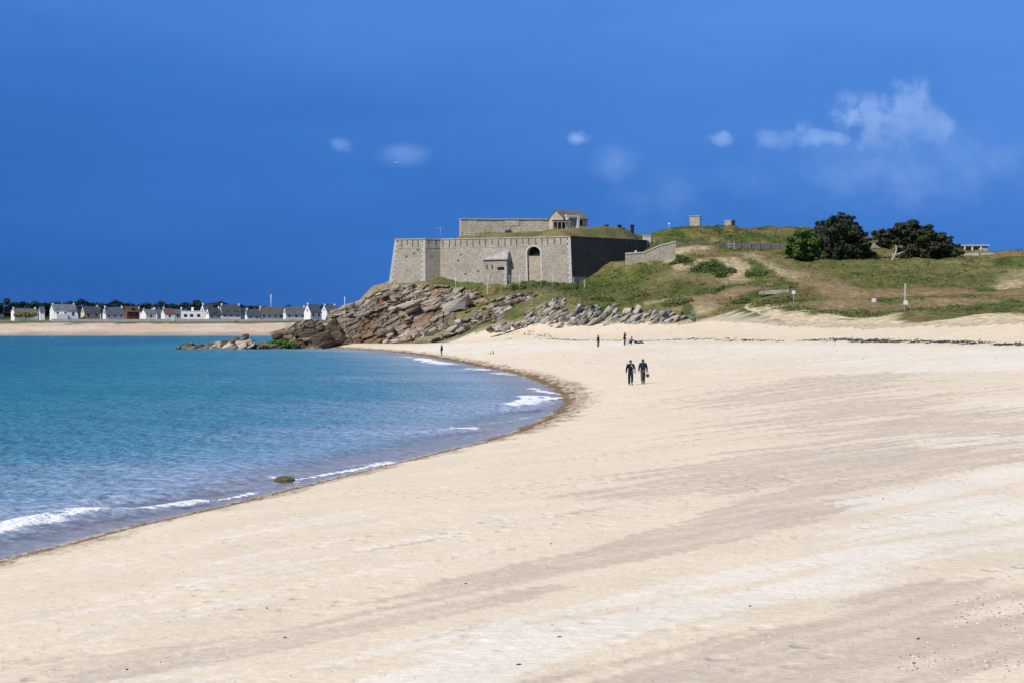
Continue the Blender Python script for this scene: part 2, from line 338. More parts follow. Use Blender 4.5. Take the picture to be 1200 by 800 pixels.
M = {}
M['sand'] = ground_mat('sand', 9, 0.6, 11, 0.035, 0.13)
def trodden(mt):       # scattered footprints pressed into the sand
    nt = mt.node_tree; N = nt.nodes.new; L = nt.links.new; p = nt.nodes['Principled BSDF']; old = p.inputs['Normal'].links[0].from_socket
    g = N('ShaderNodeNewGeometry'); mp = N('ShaderNodeMapping'); mp.inputs['Scale'].default_value = (1.3, .8, 1); mp.inputs['Rotation'].default_value = (0, 0, .3); L(g.outputs['Position'], mp.inputs[0])
    vo = N('ShaderNodeTexVoronoi'); vo.voronoi_dimensions = '2D'; vo.inputs['Scale'].default_value = 1.1; L(mp.outputs[0], vo.inputs['Vector'])
    mr = N('ShaderNodeMapRange'); mr.interpolation_type = 'SMOOTHSTEP'; mr.inputs[1].default_value = .06; mr.inputs[2].default_value = .22; L(vo.outputs['Distance'], mr.inputs[0])
    no = N('ShaderNodeTexNoise'); no.inputs['Scale'].default_value = .13; no.inputs['Detail'].default_value = 3; L(g.outputs['Position'], no.inputs['Vector'])
    mk = N('ShaderNodeMapRange'); mk.inputs[1].default_value = .48; mk.inputs[2].default_value = .6; mk.inputs[4].default_value = .75; L(no.outputs[0], mk.inputs[0])
    b = N('ShaderNodeBump'); b.inputs['Distance'].default_value = .05; L(mk.outputs[0], b.inputs['Strength']); L(mr.outputs[0], b.inputs['Height']); L(old, b.inputs['Normal']); L(b.outputs[0], p.inputs['Normal'])
trodden(M['sand'])
M['hill'] = ground_mat('hill_turf', 0.9, 1.0, 1.6, 0.8, 0.45)
M['far'] = ground_mat('far_dune', 0.5, 0.4, 1, 0.4, 0.18)
M['stone'] = masonry('fort_masonry', (0.435, 0.40, 0.34), (0.37, 0.34, 0.29), (0.48, 0.45, 0.39), 0.7, 0.34)
M['stone_dark'] = masonry('shaded_side_masonry', (0.13, 0.11, 0.095), (0.105, 0.09, 0.08), (0.15, 0.135, 0.12), 0.85, 0.40)  # fort stone darkened, so the side face's shade is in its colour
M['stone_warm'] = masonry('warm_masonry', (0.48, 0.41, 0.31), (0.40, 0.345, 0.27), (0.52, 0.46, 0.38), 0.6, 0.3)
M['quoin'] = noise_mat('pale_granite', [(0.38, 0.365, 0.33), (0.46, 0.445, 0.41), (0.54, 0.52, 0.48)], scale=1.5, bump=0.3, bscale=8, coord='World')
M['ashlar'] = masonry('terrace_masonry', (0.58, 0.52, 0.42), (0.50, 0.45, 0.37), (0.62, 0.57, 0.49), 1.1, 0.5)
M['slab'] = noise_mat('grey_slab', [(0.26, 0.25, 0.23), (0.36, 0.35, 0.33), (0.44, 0.43, 0.41)], scale=1.2, bump=0.3, bscale=6, coord='World')
M['slab2'] = masonry('hill_wall_stone', (0.22, 0.215, 0.205), (0.17, 0.165, 0.16), (0.27, 0.26, 0.25), .8, .35)
M['slate'] = noise_mat('slate', [(0.05, 0.06, 0.078), (0.08, 0.092, 0.115), (0.12, 0.13, 0.155)], scale=1.0, rough=0.5, coord='World', stretch=(0.4, 0.4, 2))
M['slate_grey'] = noise_mat('worn_slate', [(0.085, 0.10, 0.12), (0.13, 0.148, 0.17), (0.19, 0.205, 0.225)], scale=1.0, rough=0.7, coord='World', stretch=(0.4, 0.4, 2))
M['slate_brown'] = noise_mat('brown_slate', [(0.10, 0.085, 0.075), (0.15, 0.13, 0.115), (0.2, 0.18, 0.16)], scale=1.0, rough=0.7, coord='World', stretch=(0.4, 0.4, 2))
M['render'] = noise_mat('white_render', [(0.76, 0.76, 0.75), (0.84, 0.84, 0.83)], scale=0.8, coord='World')
M['cream'] = noise_mat('cream_render', [(0.66, 0.58, 0.38), (0.74, 0.66, 0.46)], scale=0.8, coord='World')
M['redbrown'] = noise_mat('red_brown_boards', [(0.15, 0.06, 0.055), (0.21, 0.085, 0.075)], scale=0.8, coord='World')
M['redroof'] = noise_mat('red_brown_tiles', [(0.09, 0.055, 0.05), (0.14, 0.08, 0.07)], scale=0.8, coord='World')
M['glass'] = plain('window_glass', (0.02, 0.025, 0.03), rough=0.15, spec=0.6)
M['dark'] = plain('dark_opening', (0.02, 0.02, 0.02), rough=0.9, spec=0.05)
M['black'] = plain('black_paint', (0.018, 0.018, 0.02), rough=0.6)
M['whitep'] = plain('white_paint', (0.75, 0.75, 0.74), rough=0.5)
M['wood'] = noise_mat('grey_wood', [(0.20, 0.18, 0.15), (0.32, 0.29, 0.25), (0.40, 0.37, 0.33)], scale=3, stretch=(1, 1, 0.2))
M['metal'] = plain('grey_metal', (0.42, 0.43, 0.44), rough=0.4, spec=0.5)
M['bark'] = noise_mat('bark', [(0.07, 0.055, 0.04), (0.12, 0.10, 0.08)], scale=2, bump=0.5, bscale=6)
M['dead'] = noise_mat('bleached_bark', [(0.28, 0.26, 0.23), (0.42, 0.40, 0.36)], scale=2)
M['cypress'] = leaf_mat('cypress_leaf', (0.032, 0.047, 0.022))
M['cypress_b'] = leaf_mat('cypress_brown_leaf', (0.075, 0.068, 0.048))
M['cypress2'] = leaf_mat('spreading_cypress_leaf', (0.038, 0.050, 0.020))
M['bush'] = leaf_mat('bush_leaf', (0.066, 0.125, 0.024))
M['farleaf'] = leaf_mat('far_pine_leaf', (0.020, 0.036, 0.026))
M['gorse'] = leaf_mat('gorse_leaf', (0.20, 0.19, 0.03))
M['shrub'] = leaf_mat('shrub_leaf', (0.078, 0.118, 0.030))
M['shrub2'] = leaf_mat('olive_shrub_leaf', (0.14, 0.155, 0.05))
M['rock_w'] = rock_mat('warm_cliff_rock', [(0.085, 0.062, 0.045), (0.20, 0.15, 0.105), (0.33, 0.26, 0.185), (0.43, 0.36, 0.27)])
M['rock_o'] = rock_mat('orange_cliff_rock', [(0.16, 0.10, 0.055), (0.36, 0.20, 0.10), (0.45, 0.32, 0.20)])
M['rock_b'] = rock_mat('brown_tide_rock', [(0.05, 0.04, 0.03), (0.13, 0.098, 0.068), (0.24, 0.18, 0.13), (0.32, 0.26, 0.20)])
M['rock_g'] = rock_mat('grey_rock', [(0.09, 0.088, 0.08), (0.22, 0.215, 0.195), (0.34, 0.325, 0.29), (0.46, 0.43, 0.37)], 1.6, 0.9)
M['rock_p'] = rock_mat('pale_rock', [(0.30, 0.27, 0.22), (0.44, 0.39, 0.32), (0.56, 0.51, 0.43)])
M['weedrock'] = noise_mat('weed_covered_rock', [(0.05, 0.045, 0.012), (0.12, 0.10, 0.03), (0.17, 0.14, 0.05)], scale=5, bump=0.6, bscale=14, rough=0.5)
M['weed'] = noise_mat('brown_seaweed', [(0.07, 0.045, 0.022), (0.20, 0.13, 0.07), (0.36, 0.27, 0.17)], scale=3, coord='World')
M['weeddark'] = noise_mat('dark_seaweed', [(0.022, 0.018, 0.016), (0.05, 0.04, 0.034)], scale=2, coord='World')
M['shell'] = noise_mat('shell', [(0.55, 0.50, 0.44), (0.80, 0.78, 0.74)], scale=30, coord='World')
M['pebble'] = noise_mat('pebble', [(0.06, 0.05, 0.045), (0.18, 0.15, 0.125), (0.30, 0.22, 0.15)], scale=2.5, coord='World', detail=2)
M['algae'] = leaf_mat('green_algae', (0.10, 0.21, 0.02))

# ------------------------------------------------------------------ ground sheets
def poly_grid():
    fine = np.linspace(R(-17.2), R(17.2), 760)
    co = R(17.2) + (np.linspace(0, 1, 44)[1:] ** 1.5) * (math.pi - R(17.2))
    az = np.r_[-co[::-1][1:], fine, co]        # closes at +-pi with a wrap
    r = np.r_[0.4, 2.0, 4.5, 7.0, np.geomspace(9, 1150, 560), np.geomspace(1160, 7000, 18)]
    return az, r
AZ, RR = poly_grid()
A, Q = np.meshgrid(AZ, RR)
GX = np.sin(A) * Q; GY = np.cos(A) * Q
nr, na = A.shape
GZ, GS, GB = fields(GX.ravel(), GY.ravel())
GZ = GZ.reshape(nr, na); GS = GS.reshape(nr, na); GB = GB.reshape(nr, na)

def sheet(name, X, Y, Z, fmask, mat, col=None, wet=None, extra=None):
    idx = np.arange(nr * na).reshape(nr, na); nxt = np.roll(idx, -1, axis=1)
    f = np.stack([idx[:-1], idx[1:], nxt[1:], nxt[:-1]], -1)[fmask]
    used = np.unique(f); remap = np.full(nr * na, -1); remap[used] = np.arange(len(used)); f = remap[f]
    v = np.c_[X.ravel()[used], Y.ravel()[used], Z.ravel()[used]]
    me = bpy.data.meshes.new(name); me.vertices.add(len(v)); me.vertices.foreach_set('co', v.ravel())
    me.loops.add(f.size); me.loops.foreach_set('vertex_index', f[:, ::-1].ravel()); me.polygons.add(len(f)); me.polygons.foreach_set('loop_start', np.arange(0, f.size, 4)); me.polygons.foreach_set('loop_total', np.full(len(f), 4))
    me.update(); me.polygons.foreach_set('use_smooth', np.ones(len(f), bool))
    if col is not None:
        a = me.attributes.new('Col', 'FLOAT_COLOR', 'POINT'); a.data.foreach_set('color', np.c_[col.reshape(-1, 3)[used], np.ones(len(used))].ravel())
    for k, val in (extra or {}).items():
        a = me.attributes.new(k, 'FLOAT', 'POINT'); a.data.foreach_set('value', val.ravel()[used].astype(float))
    if wet is not None:
        a = me.attributes.new('wet', 'FLOAT', 'POINT'); a.data.foreach_set('value', wet.ravel()[used].astype(float))
    o = meshobj(name, me, mat); o['kind'] = 'structure'; return o

def beach_colour():
    x, y, s, b = GX, GY, GS, GB
    u = x * .70 + y * .715; v = x * .715 - y * .70            # wind direction across the sand
    st = fbm(u / 5.5, v / 0.8, 5, 3, 0.55); st2 = fbm(u / 1.6, v / 0.22, 3, 9, 0.55); big = fbm(u / 42, v / 8, 4, 21)
    pt = fbm(x / 1.7, y / 1.7, 3, 51)
    warm = np.array((0.735, 0.632, 0.492)); pale = np.array((0.775, 0.71, 0.612)); damp = np.array((0.56, 0.47, 0.375))
    # dry blown sand lies over the damp, shelly beach in long tongues
    def band(pts, w):
        p = hits(pts); return np.exp(-(pdist(x, y, p) / w) ** 2)
    kd = 0.0
    kd = kd + 1.0 * band([(120, 772), (330, 745), (520, 705), (700, 660), (850, 612), (1000, 560), (1080, 535)], 1.6)
    kd = kd + 0.9 * band([(1000, 545), (1060, 520), (1010, 480), (930, 458), (1000, 440)], 6.5)
    kd = kd + 0.8 * band([(1120, 500), (1210, 480)], 4.0)
    kd = kd + 1.15 * band([(560, 800), (760, 765), (950, 735), (1120, 695), (1230, 690)], 0.9) + 1.1 * band([(900, 800), (1230, 740)], 1.6)
    kd = kd + 0.7 * band([(1080, 625), (1240, 600)], 0.5)
    kp = 1.1 * band([(480, 795), (650, 750), (800, 712), (950, 670), (1100, 625), (1230, 590)], 1.1) + 0.75 * band([(1050, 590), (1230, 545)], 1.6)
    kp = kp + 0.9 * band([(560, 402), (700, 407), (900, 403), (1100, 412), (1230, 425)], 16.0) + 0.6 * band([(1180, 470), (1100, 520)], 4) + 0.5 * band([(560, 800), (640, 770)], .4)
    left = sst(v, -24, -12) * 0 + (1 - sst(x / np.maximum(y, 1), -0.16, 0.02))
    dd = sst(kd - kp * 0.85 - left * .22 + (st - 0.5) * 2.1 + (st2 - 0.5) * 0.6 + (big - 0.5) * 0.9, 0.46, 0.72) * (0.55 + 0.45 * sst(st2, .3, .6))
    pp = sst(kp * .9 + (st - 0.5) * 2.2 + (st2 - .5) * 1.0 + (big - 0.5) * 1.0, 0.32, 0.62)
    c = np.broadcast_to(warm, x.shape + (3,)).copy()
    c = mixc(c, pale, pp); c = mixc(c, damp, dd * (0.82 + 0.18 * st2))
    # warmer back-beach
    c = mixc(c, (0.64, 0.53, 0.395), 0.75 * sst(b, -26, -6) * (0.6 + 0.4 * sst(st, .4, .6)))
    c *= (0.93 + 0.14 * pt)[..., None]
    # shelly grit, scuffs
    gr = _h(np.round(A * 2500).astype(np.int64), np.round(np.log(Q) * 180).astype(np.int64), 77)
    c = mixc(c, (0.78, 0.76, 0.72), ((gr > 0.994) & (dd > 0.3) & (y < 70)) * 0.35)
    c = mixc(c, (0.20, 0.16, 0.12), ((gr < 0.003) & (y < 70)) * 0.3)
    # tide-line shingle then wet sand at the edge of the sea
    edge = fbm(x / 0.9, y / 1.6, 4, 61) - 0.5
    ring = sst(s + edge * 0.8, 0.0, 0.3) * (1 - sst(s + edge * 2.4, 0.9 + np.clip((y - 70) / 60, 0, .5), 2.0 + np.clip((y - 70) / 40, 0, .8))) * (y < 700)
    grit = fbm(x / .16, y / .4, 3, 71)
    c = mixc(c, (0.40, 0.32, 0.23), ring * 0.7); c = mixc(c, (0.15, 0.10, 0.06), ring * sst(grit, 0.52, 0.66) * 0.8)
    wet = (1 - sst(s + edge * .3, 0.0, 0.35))
    c = mixc(c, (0.40, 0.37, 0.36), wet * 0.9)
    return c, wet * sst(s, -3, -1) 
beach_col, beach_wet = beach_colour()

def hill_colour():
    x, y, s, b = GX, GY, GS, GB
    n1 = fbm(x / 16, y / 22, 4, 101); n2 = fbm(x / 5, y / 6, 4, 113); n3 = fbm(x / 1.6, y / 2.2, 3, 121); n4 = fbm(x / 30, y / 12, 3, 133)
    c = np.broadcast_to(np.array((0.145, 0.145, 0.050)), x.shape + (3,)).copy()
    c = mixc(c, (0.088, 0.125, 0.032), sst(n1, 0.42, 0.56)); c = mixc(c, (0.21, 0.18, 0.085), sst(n4, 0.52, 0.7))
    c = mixc(c, (0.058, 0.085, 0.024), sst(n2, 0.53, 0.64) * 0.9); c = mixc(c, (0.22, 0.155, 0.09), sst(n2, 0.46, 0.34) * 0.5)
    c *= (0.62 + 0.76 * n3)[..., None]
    def ln(pts, w, colr, k=1.0, nz=0.8):
        nonlocal c
        d = pdist(x, y, hits(pts)) + (n3 - 0.5) * w * nz + (n2 - 0.5) * w * nz
        c = mixc(c, colr, (1 - sst(d, w * 0.6, w * 1.15)) * k)
    sandc = (0.47, 0.375, 0.255); earth = (0.27, 0.195, 0.12); brown = (0.19, 0.125, 0.075); lush = (0.085, 0.135, 0.030); dryg = (0.24, 0.20, 0.095)
    # worn ground of the paths below the meadow
    ln([(950, 342), (1010, 346), (1100, 344), (1190, 341)], 10, brown, .6)
    ln([(985, 360), (1000, 350), (975, 336), (940, 322), (905, 306), (885, 300)], 4.0, earth, .8)
    ln([(955, 358), (1040, 362), (1100, 356), (1190, 350)], 8, earth, .6)
    ln([(1000, 345), (1060, 346), (1185, 341)], 5, earth, .7); ln([(1183, 336), (1192, 326), (1200, 316)], 3.5, sandc, .8)
    ln([(880, 299), (905, 312), (935, 324)], 2.2, sandc, .6)
    ln([(1080, 312), (1150, 315)], 10, dryg, .6); ln([(1000, 308), (1130, 320), (1180, 325)], 16, (0.13, 0.135, 0.05), .6)
    ln([(1110, 299), (1190, 299)], 8, (0.27, 0.18, 0.08), .6)
    ln([(905, 372), (960, 371), (1040, 365), (1090, 362)], 7, lush, .8); ln([(830, 376), (900, 374)], 5, lush, .8); ln([(1110, 361), (1165, 361)], 6, lush, .8)
    # the eroded knoll
    ln([(783, 296), (800, 291), (815, 290)], 3.5, sandc, .9); ln([(781, 302), (784, 308), (799, 317), (815, 313), (826, 305)], 1.3, sandc, .95)
    ln([(850, 303), (864, 311), (868, 318), (863, 329)], 2.6, sandc, .85); ln([(835, 298), (870, 300)], 4, earth, .45)
    ln([(775, 329), (800, 324), (835, 331)], 5, earth, .5); ln([(830, 335), (865, 334)], 4, earth, .4)
    ln([(770, 353), (800, 350), (822, 356), (826, 366)], 2.6, sandc, .8); ln([(812, 352), (850, 347), (878, 339)], 3.5, earth, .9); ln([(830, 358), (850, 350)], 4, earth, .7)
    ln([(690, 330), (730, 335), (750, 325)], 8, (0.10, 0.12, 0.03), .7); ln([(700, 345), (760, 345)], 9, (0.075, 0.09, 0.03), .6)
    ln([(620, 338), (690, 338)], 6, (0.06, 0.075, 0.025), .8); ln([(610, 352), (640, 352), (655, 362)], 9, (0.30, 0.24, 0.15), .35)
    ln([(470, 338), (540, 338)], 5, (0.09, 0.11, 0.035), .7); ln([(900, 303), (1000, 330)], 5, (0.13, 0.13, 0.05), .5)
    # rocky and sandy foot of the slope
    rk = sst(x + (n2 - .5) * 10, -4, -14) * sst(b, 30, 10)
    c = mixc(c, (0.30, 0.25, 0.185), rk * 0.8)
    e = b + (fbm(x / 5, y / 5, 4, 150) - 0.5) * 16
    foot = (1 - sst(e, np.where(x > 42, 7, 1), np.where(x > 42, 11, 4))) * sst(x, -40, -10)
    c = mixc(c, np.array((0.64, 0.53, 0.395)), np.maximum(foot, 0) * np.where(x > 42, 1, 0.9))
    dk = (1 - sst(np.abs(e - 10), 1.0, 3.0)) * sst(n2, 0.5, 0.62) * sst(x, 60, 75)
    c = mixc(c, (0.10, 0.06, 0.04), dk * 0.8)
    return c
hc = hill_colour() * np.array((1.28, 1.27, 1.15))

def far_colour():
    x, y, s = GX, GY, GS
    n = fbm(x / 30, y / 8, 4, 201); n2 = fbm(x / 9, y / 5, 3, 211)
    c = np.broadcast_to(np.array((0.55, 0.42, 0.31)), x.shape + (3,)).copy()
    c = mixc(c, (0.60, 0.50, 0.41), sst(n, 0.45, 0.6)); c = mixc(c, (0.36, 0.28, 0.23), 1 - sst(s, 3, 9))
    g = sst(s + (n2 - 0.5) * 22, 42, 52)
    c = mixc(c, (0.16, 0.165, 0.085), g); c = mixc(c, (0.10, 0.115, 0.06), g * sst(n2, .5, .6)); c = mixc(c, (0.05, 0.07, 0.03), sst(s, 90, 110))
    return c
fc = far_colour()
bq = (GB[:-1] + np.roll(GB, -1, 1)[:-1]) / 2; yq = GY[:-1]
is_far = (yq > 700) & (GX[:-1] < 300) & (bq < 0); is_hill = (bq >= 0)
gx4 = np.ones_like(is_far)
land_ok = GS[:-1] > -260
sheet('beach', GX, GY, GZ, ~is_far & ~is_hill & land_ok, M['sand'], beach_col, beach_wet)
w_blend = sst(GB, 0, 6)[..., None]
sheet('hillside', GX, GY, GZ, is_hill & land_ok, M['hill'], hc * w_blend + beach_col * (1 - w_blend), np.zeros_like(GB))
sheet('far_shore', GX, GY, GZ, is_far & land_ok, M['far'], fc, np.zeros_like(GB))

# ------------------------------------------------------------------ the sea
def build_sea():
    x, y, s = GX, GY, GS
    near = 1 - sst(Q, 150, 420)
    z = 0.05 * (fbm(x / 2.2, y / 1.3, 3, 301) - 0.5) * near * sst(-s, 0.5, 6) + 0.02 * (fbm(x / .7, y / .45, 2, 311) - 0.5) * near * sst(-s, 0.3, 2)
    z = z + 0.25 * (fbm(x / 14, y / 6, 3, 315) - 0.5) * sst(-s, 20, 60)
    foam = np.zeros_like(x)
    wob = (fbm(x / 1.3, y / 1.3, 4, 321) - 0.5)
    def wave(pts, w, k, crest, back=0.0):
        nonlocal z, foam
        p = chaikin([sea_pt(*q) for q in pts], 1); d = pdist(x, y, p); dn = d + wob * w * 1.6
        foam = np.maximum(foam, k * (1 - sst(dn, w * 0.35, w)))
        z = z + crest * np.exp(-(d / (w * 1.3)) ** 2)
    wave([(-30, 634), (0, 627), (50, 613), (110, 605)], 0.85, .86, 0.13)
    wave([(110, 605), (165, 600), (228, 590)], 0.5, .86, 0.11)
    wave([(0, 621), (60, 608), (100, 599)], 0.35, .7, 0.10)
    wave([(228, 590), (262, 586), (300, 577)], 0.22, .8, 0.02)
    wave([(318, 560), (332, 562), (352, 566)], 0.30, .7, 0.02); wave([(345, 563), (400, 553), (460, 542)], 0.34, .85, 0.02); wave([(400, 548), (460, 540)], 0.3, .6, 0.02)
    wave([(538, 505), (553, 503)], 0.9, 1.0, 0.10); wave([(560, 498), (590, 495)], .4, .6, 0.05)
    wave([(598, 480), (612, 477), (626, 473)], 1.5, 1.1, 0.26)
    wave([(615, 464), (632, 470), (655, 466)], 1.0, .9, 0.05); wave([(622, 455), (640, 460), (652, 462)], 0.9, .8, 0.05); wave([(594, 494), (625, 488)], .5, .6, 0.0)
    wave([(610, 470), (630, 463), (650, 468)], 0.7, .9, 0.03)
    wave([(492, 421), (506, 425), (524, 428)], 1.8, 1.0, 0.22); wave([(552, 433), (575, 435)], 1.6, 1.0, 0.18); wave([(580, 437), (602, 440)], 1.5, .7, 0.1)
    wave([(470, 418), (490, 420)], 1.3, .7, 0.1); wave([(420, 408), (450, 412)], 1.4, .5, 0.05)
    # small unbroken swells running at the beach
    for pts, w, a in (([(120, 588), (200, 580), (270, 572)], 0.8, 0.10), ([(190, 572), (260, 563), (330, 556)], 0.7, .07), ([(535, 485), (580, 481), (600, 480)], 1.5, 0.16), ([(480, 508), (520, 505)], 1.1, .10), ([(0, 600), (90, 592), (140, 586)], 0.9, .10)):
        d = pdist(x, y, chaikin([sea_pt(*q) for q in pts], 1)); z = z + a * np.exp(-(d / w) ** 2)
    # lace of foam at the very edge
    lace = (1 - sst(np.abs(s + 0.15 + wob * 1.1), 0.04, 0.22)) * sst(fbm(x / 6, y / 9, 3, 331), 0.40, 0.6) * 0.55
    foam = np.maximum(foam, lace * (y < 420))
    far_l = (1 - sst(np.abs(s + 2 + wob * 3), 1, 3)) * (y > 800) * 0.5
    foam = np.maximum(foam, far_l)
    depth = np.maximum(z - GZ, 0)
    z = np.maximum(z, -0.02)
    fm = (GS[:-1] < 2.5) | (np.roll(GS, -1, 1)[:-1] < 2.5)
    m, nt, p = mat_new('sea_water'); N = nt.nodes.new; L = nt.links.new
    g = N('ShaderNodeNewGeometry')
    da = N('ShaderNodeAttribute'); da.attribute_name = 'offshore'; fa = N('ShaderNodeAttribute'); fa.attribute_name = 'foam'; dp = N('ShaderNodeAttribute'); dp.attribute_name = 'depth'
    pn = N('ShaderNodeTexNoise'); pn.inputs['Scale'].default_value = 0.045; pn.inputs['Detail'].default_value = 5; mpp = N('ShaderNodeMapping'); mpp.inputs['Scale'].default_value = (0.45, 1.0, 1); L(g.outputs['Position'], mpp.inputs[0]); L(mpp.outputs[0], pn.inputs['Vector'])
    ad = N('ShaderNodeMath'); ad.operation = 'MULTIPLY_ADD'; ad.inputs[1].default_value = 0.35; L(pn.outputs[0], ad.inputs[0]); L(da.outputs['Fac'], ad.inputs[2])
    cr = N('ShaderNodeValToRGB'); e = cr.color_ramp.elements
    stops = [(0.17, (0.50, 0.50, 0.60)), (0.30, (0.31, 0.41, 0.52)), (0.46, (0.105, 0.30, 0.385)), (0.68, (0.032, 0.250, 0.280)), (0.95, (0.016, 0.145, 0.215)), (1.0, (0.018, 0.17, 0.23))]
    for i, (po, c) in enumerate(stops):
        if i < 2: e[i].position = po; e[i].color = (*c, 1)
        else: q = e.new(po); q.color = (*c, 1)
    L(ad.outputs[0], cr.inputs[0])
    # foam broken up by fine noise
    fn = N('ShaderNodeTexNoise'); fn.inputs['Scale'].default_value = 7; fn.inputs['Detail'].default_value = 8; fn.inputs['Roughness'].default_value = 0.7; L(g.outputs['Position'], fn.inputs['Vector'])
    f1 = N('ShaderNodeMath'); f1.operation = 'MULTIPLY_ADD'; f1.inputs[1].default_value = 2.0; L(fn.outputs[0], f1.inputs[0]); 
    f2 = N('ShaderNodeMath'); f2.operation = 'SUBTRACT'; L(fa.outputs['Fac'], f2.inputs[0]); f2.inputs[1].default_value = 1.18; L(f2.outputs[0], f1.inputs[2])
    fr = N('ShaderNodeMapRange'); fr.interpolation_type = 'SMOOTHSTEP'; fr.inputs[1].default_value = 0.30; fr.inputs[2].default_value = 0.62; L(f1.outputs[0], fr.inputs[0])
    mx = N('ShaderNodeMix'); mx.data_type = 'RGBA'; L(fr.outputs[0], mx.inputs[0]); L(cr.outputs[0], mx.inputs[6]); mx.inputs[7].default_value = (0.86, 0.88, 0.9, 1)
    L(mx.outputs[2], p.inputs['Base Color']); p.inputs['IOR'].default_value = 1.33; p.inputs['Specular IOR Level'].default_value = 0.34
    rr = N('ShaderNodeMapRange'); rr.inputs[3].default_value = 0.24; rr.inputs[4].default_value = 0.8; L(fr.outputs[0], rr.inputs[0]); L(rr.outputs[0], p.inputs['Roughness'])
    # thin water lets the sand through
    al = N('ShaderNodeMapRange'); al.interpolation_type = 'SMOOTHSTEP'; al.inputs[1].default_value = 0.0; al.inputs[2].default_value = 0.30; al.inputs[3].default_value = 0.35; al.inputs[4].default_value = 1; L(dp.outputs['Fac'], al.inputs[0])
    am = N('ShaderNodeMath'); am.operation = 'MAXIMUM'; L(al.outputs[0], am.inputs[0]); L(fr.outputs[0], am.inputs[1]); L(am.outputs[0], p.inputs['Alpha'])
    # ripples
    mp = N('ShaderNodeMapping'); mp.inputs['Scale'].default_value = (1.35, 0.85, 1); mp.inputs['Rotation'].default_value = (0, 0, 0.2); L(g.outputs['Position'], mp.inputs[0])
    r1 = N('ShaderNodeTexNoise'); r1.inputs['Scale'].default_value = 2.0; r1.inputs['Detail'].default_value = 6; r1.inputs['Roughness'].default_value = 0.6; L(mp.outputs[0], r1.inputs['Vector'])
    r2 = N('ShaderNodeTexNoise'); r2.inputs['Scale'].default_value = 0.22; r2.inputs['Detail'].default_value = 6; r2.inputs['Roughness'].default_value = 0.6; L(mp.outputs[0], r2.inputs['Vector'])
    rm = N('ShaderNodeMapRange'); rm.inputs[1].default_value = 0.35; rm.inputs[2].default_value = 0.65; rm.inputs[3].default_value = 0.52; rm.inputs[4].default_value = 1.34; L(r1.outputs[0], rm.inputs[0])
    mt_ = N('ShaderNodeMix'); mt_.data_type = 'RGBA'; mt_.blend_type = 'MULTIPLY'; mt_.inputs[0].default_value = 1; L(cr.outputs[0], mt_.inputs[6]); L(rm.outputs[0], mt_.inputs[7]); L(mt_.outputs[2], mx.inputs[6])  # light and dark of the ripples painted into the water colour
    bs = N('ShaderNodeMapRange'); bs.inputs[1].default_value = 0.0; bs.inputs[2].default_value = 0.9; bs.inputs[3].default_value = 0.18; bs.inputs[4].default_value = 1; L(dp.outputs['Fac'], bs.inputs[0])
    b1 = N('ShaderNodeBump'); L(bs.outputs[0], b1.inputs['Strength']); b1.inputs['Distance'].default_value = 0.36; L(r1.outputs[0], b1.inputs['Height'])
    b2 = N('ShaderNodeBump'); L(bs.outputs[0], b2.inputs['Strength']); b2.inputs['Distance'].default_value = 2.4; L(r2.outputs[0], b2.inputs['Height']); L(b1.outputs[0], b2.inputs['Normal'])
    L(b2.outputs[0], p.inputs['Normal'])
    off = np.clip(-s / 90.0, 0, 1) ** 0.62 * 0.85
    off = off - 0.10 * sst(y, 620, 760)
    sheet('sea', GX, GY, z, fm, m, extra={'offshore': off, 'foam': foam, 'depth': depth})
build_sea()

# ------------------------------------------------------------------ foliage helper
def leaf_cloud(name, centers, radii, n, size, mat, parent=None, loc=(0, 0, 0), flat=0.8, seed=0, up=0.0, hollow=0.55):
    rng = np.random.default_rng(seed)
    centers = np.asarray(centers, float); radii = np.asarray(radii, float)
    if radii.ndim == 1: radii = np.c_[radii, radii, radii * flat]
    wgt = radii.prod(1) ** (2 / 3); k = rng.choice(len(centers), n, p=wgt / wgt.sum())
    d = rng.normal(size=(n, 3)); d /= np.linalg.norm(d, axis=1)[:, None]
    rr = hollow + (1 - hollow) * rng.random(n) ** 0.6
    p = centers[k] + d * rr[:, None] * radii[k]
    nrm = d + rng.normal(size=(n, 3)) * 0.6 + np.array((0, 0, up)); nrm /= np.linalg.norm(nrm, axis=1)[:, None]
    t = np.cross(nrm, rng.normal(size=(n, 3))); t /= np.linalg.norm(t, axis=1)[:, None]; bt = np.cross(nrm, t)
    sz = (size * (0.6 + 0.8 * rng.random(n)))[:, None]
    v = np.stack([p - t * sz, p + bt * sz * 0.45 - t * sz * 0.1, p + t * sz, p - bt * sz * 0.45 + t * sz * .1], 1).reshape(-1, 3)
    me = bpy.data.meshes.new(name); me.vertices.add(len(v)); me.vertices.foreach_set('co', v.ravel())
    me.loops.add(n * 4); me.loops.foreach_set('vertex_index', np.arange(n * 4)); me.polygons.add(n)
    me.polygons.foreach_set('loop_start', np.arange(0, n * 4, 4)); me.polygons.foreach_set('loop_total', np.full(n, 4)); me.update()
    return meshobj(name, me, mat, parent, loc)

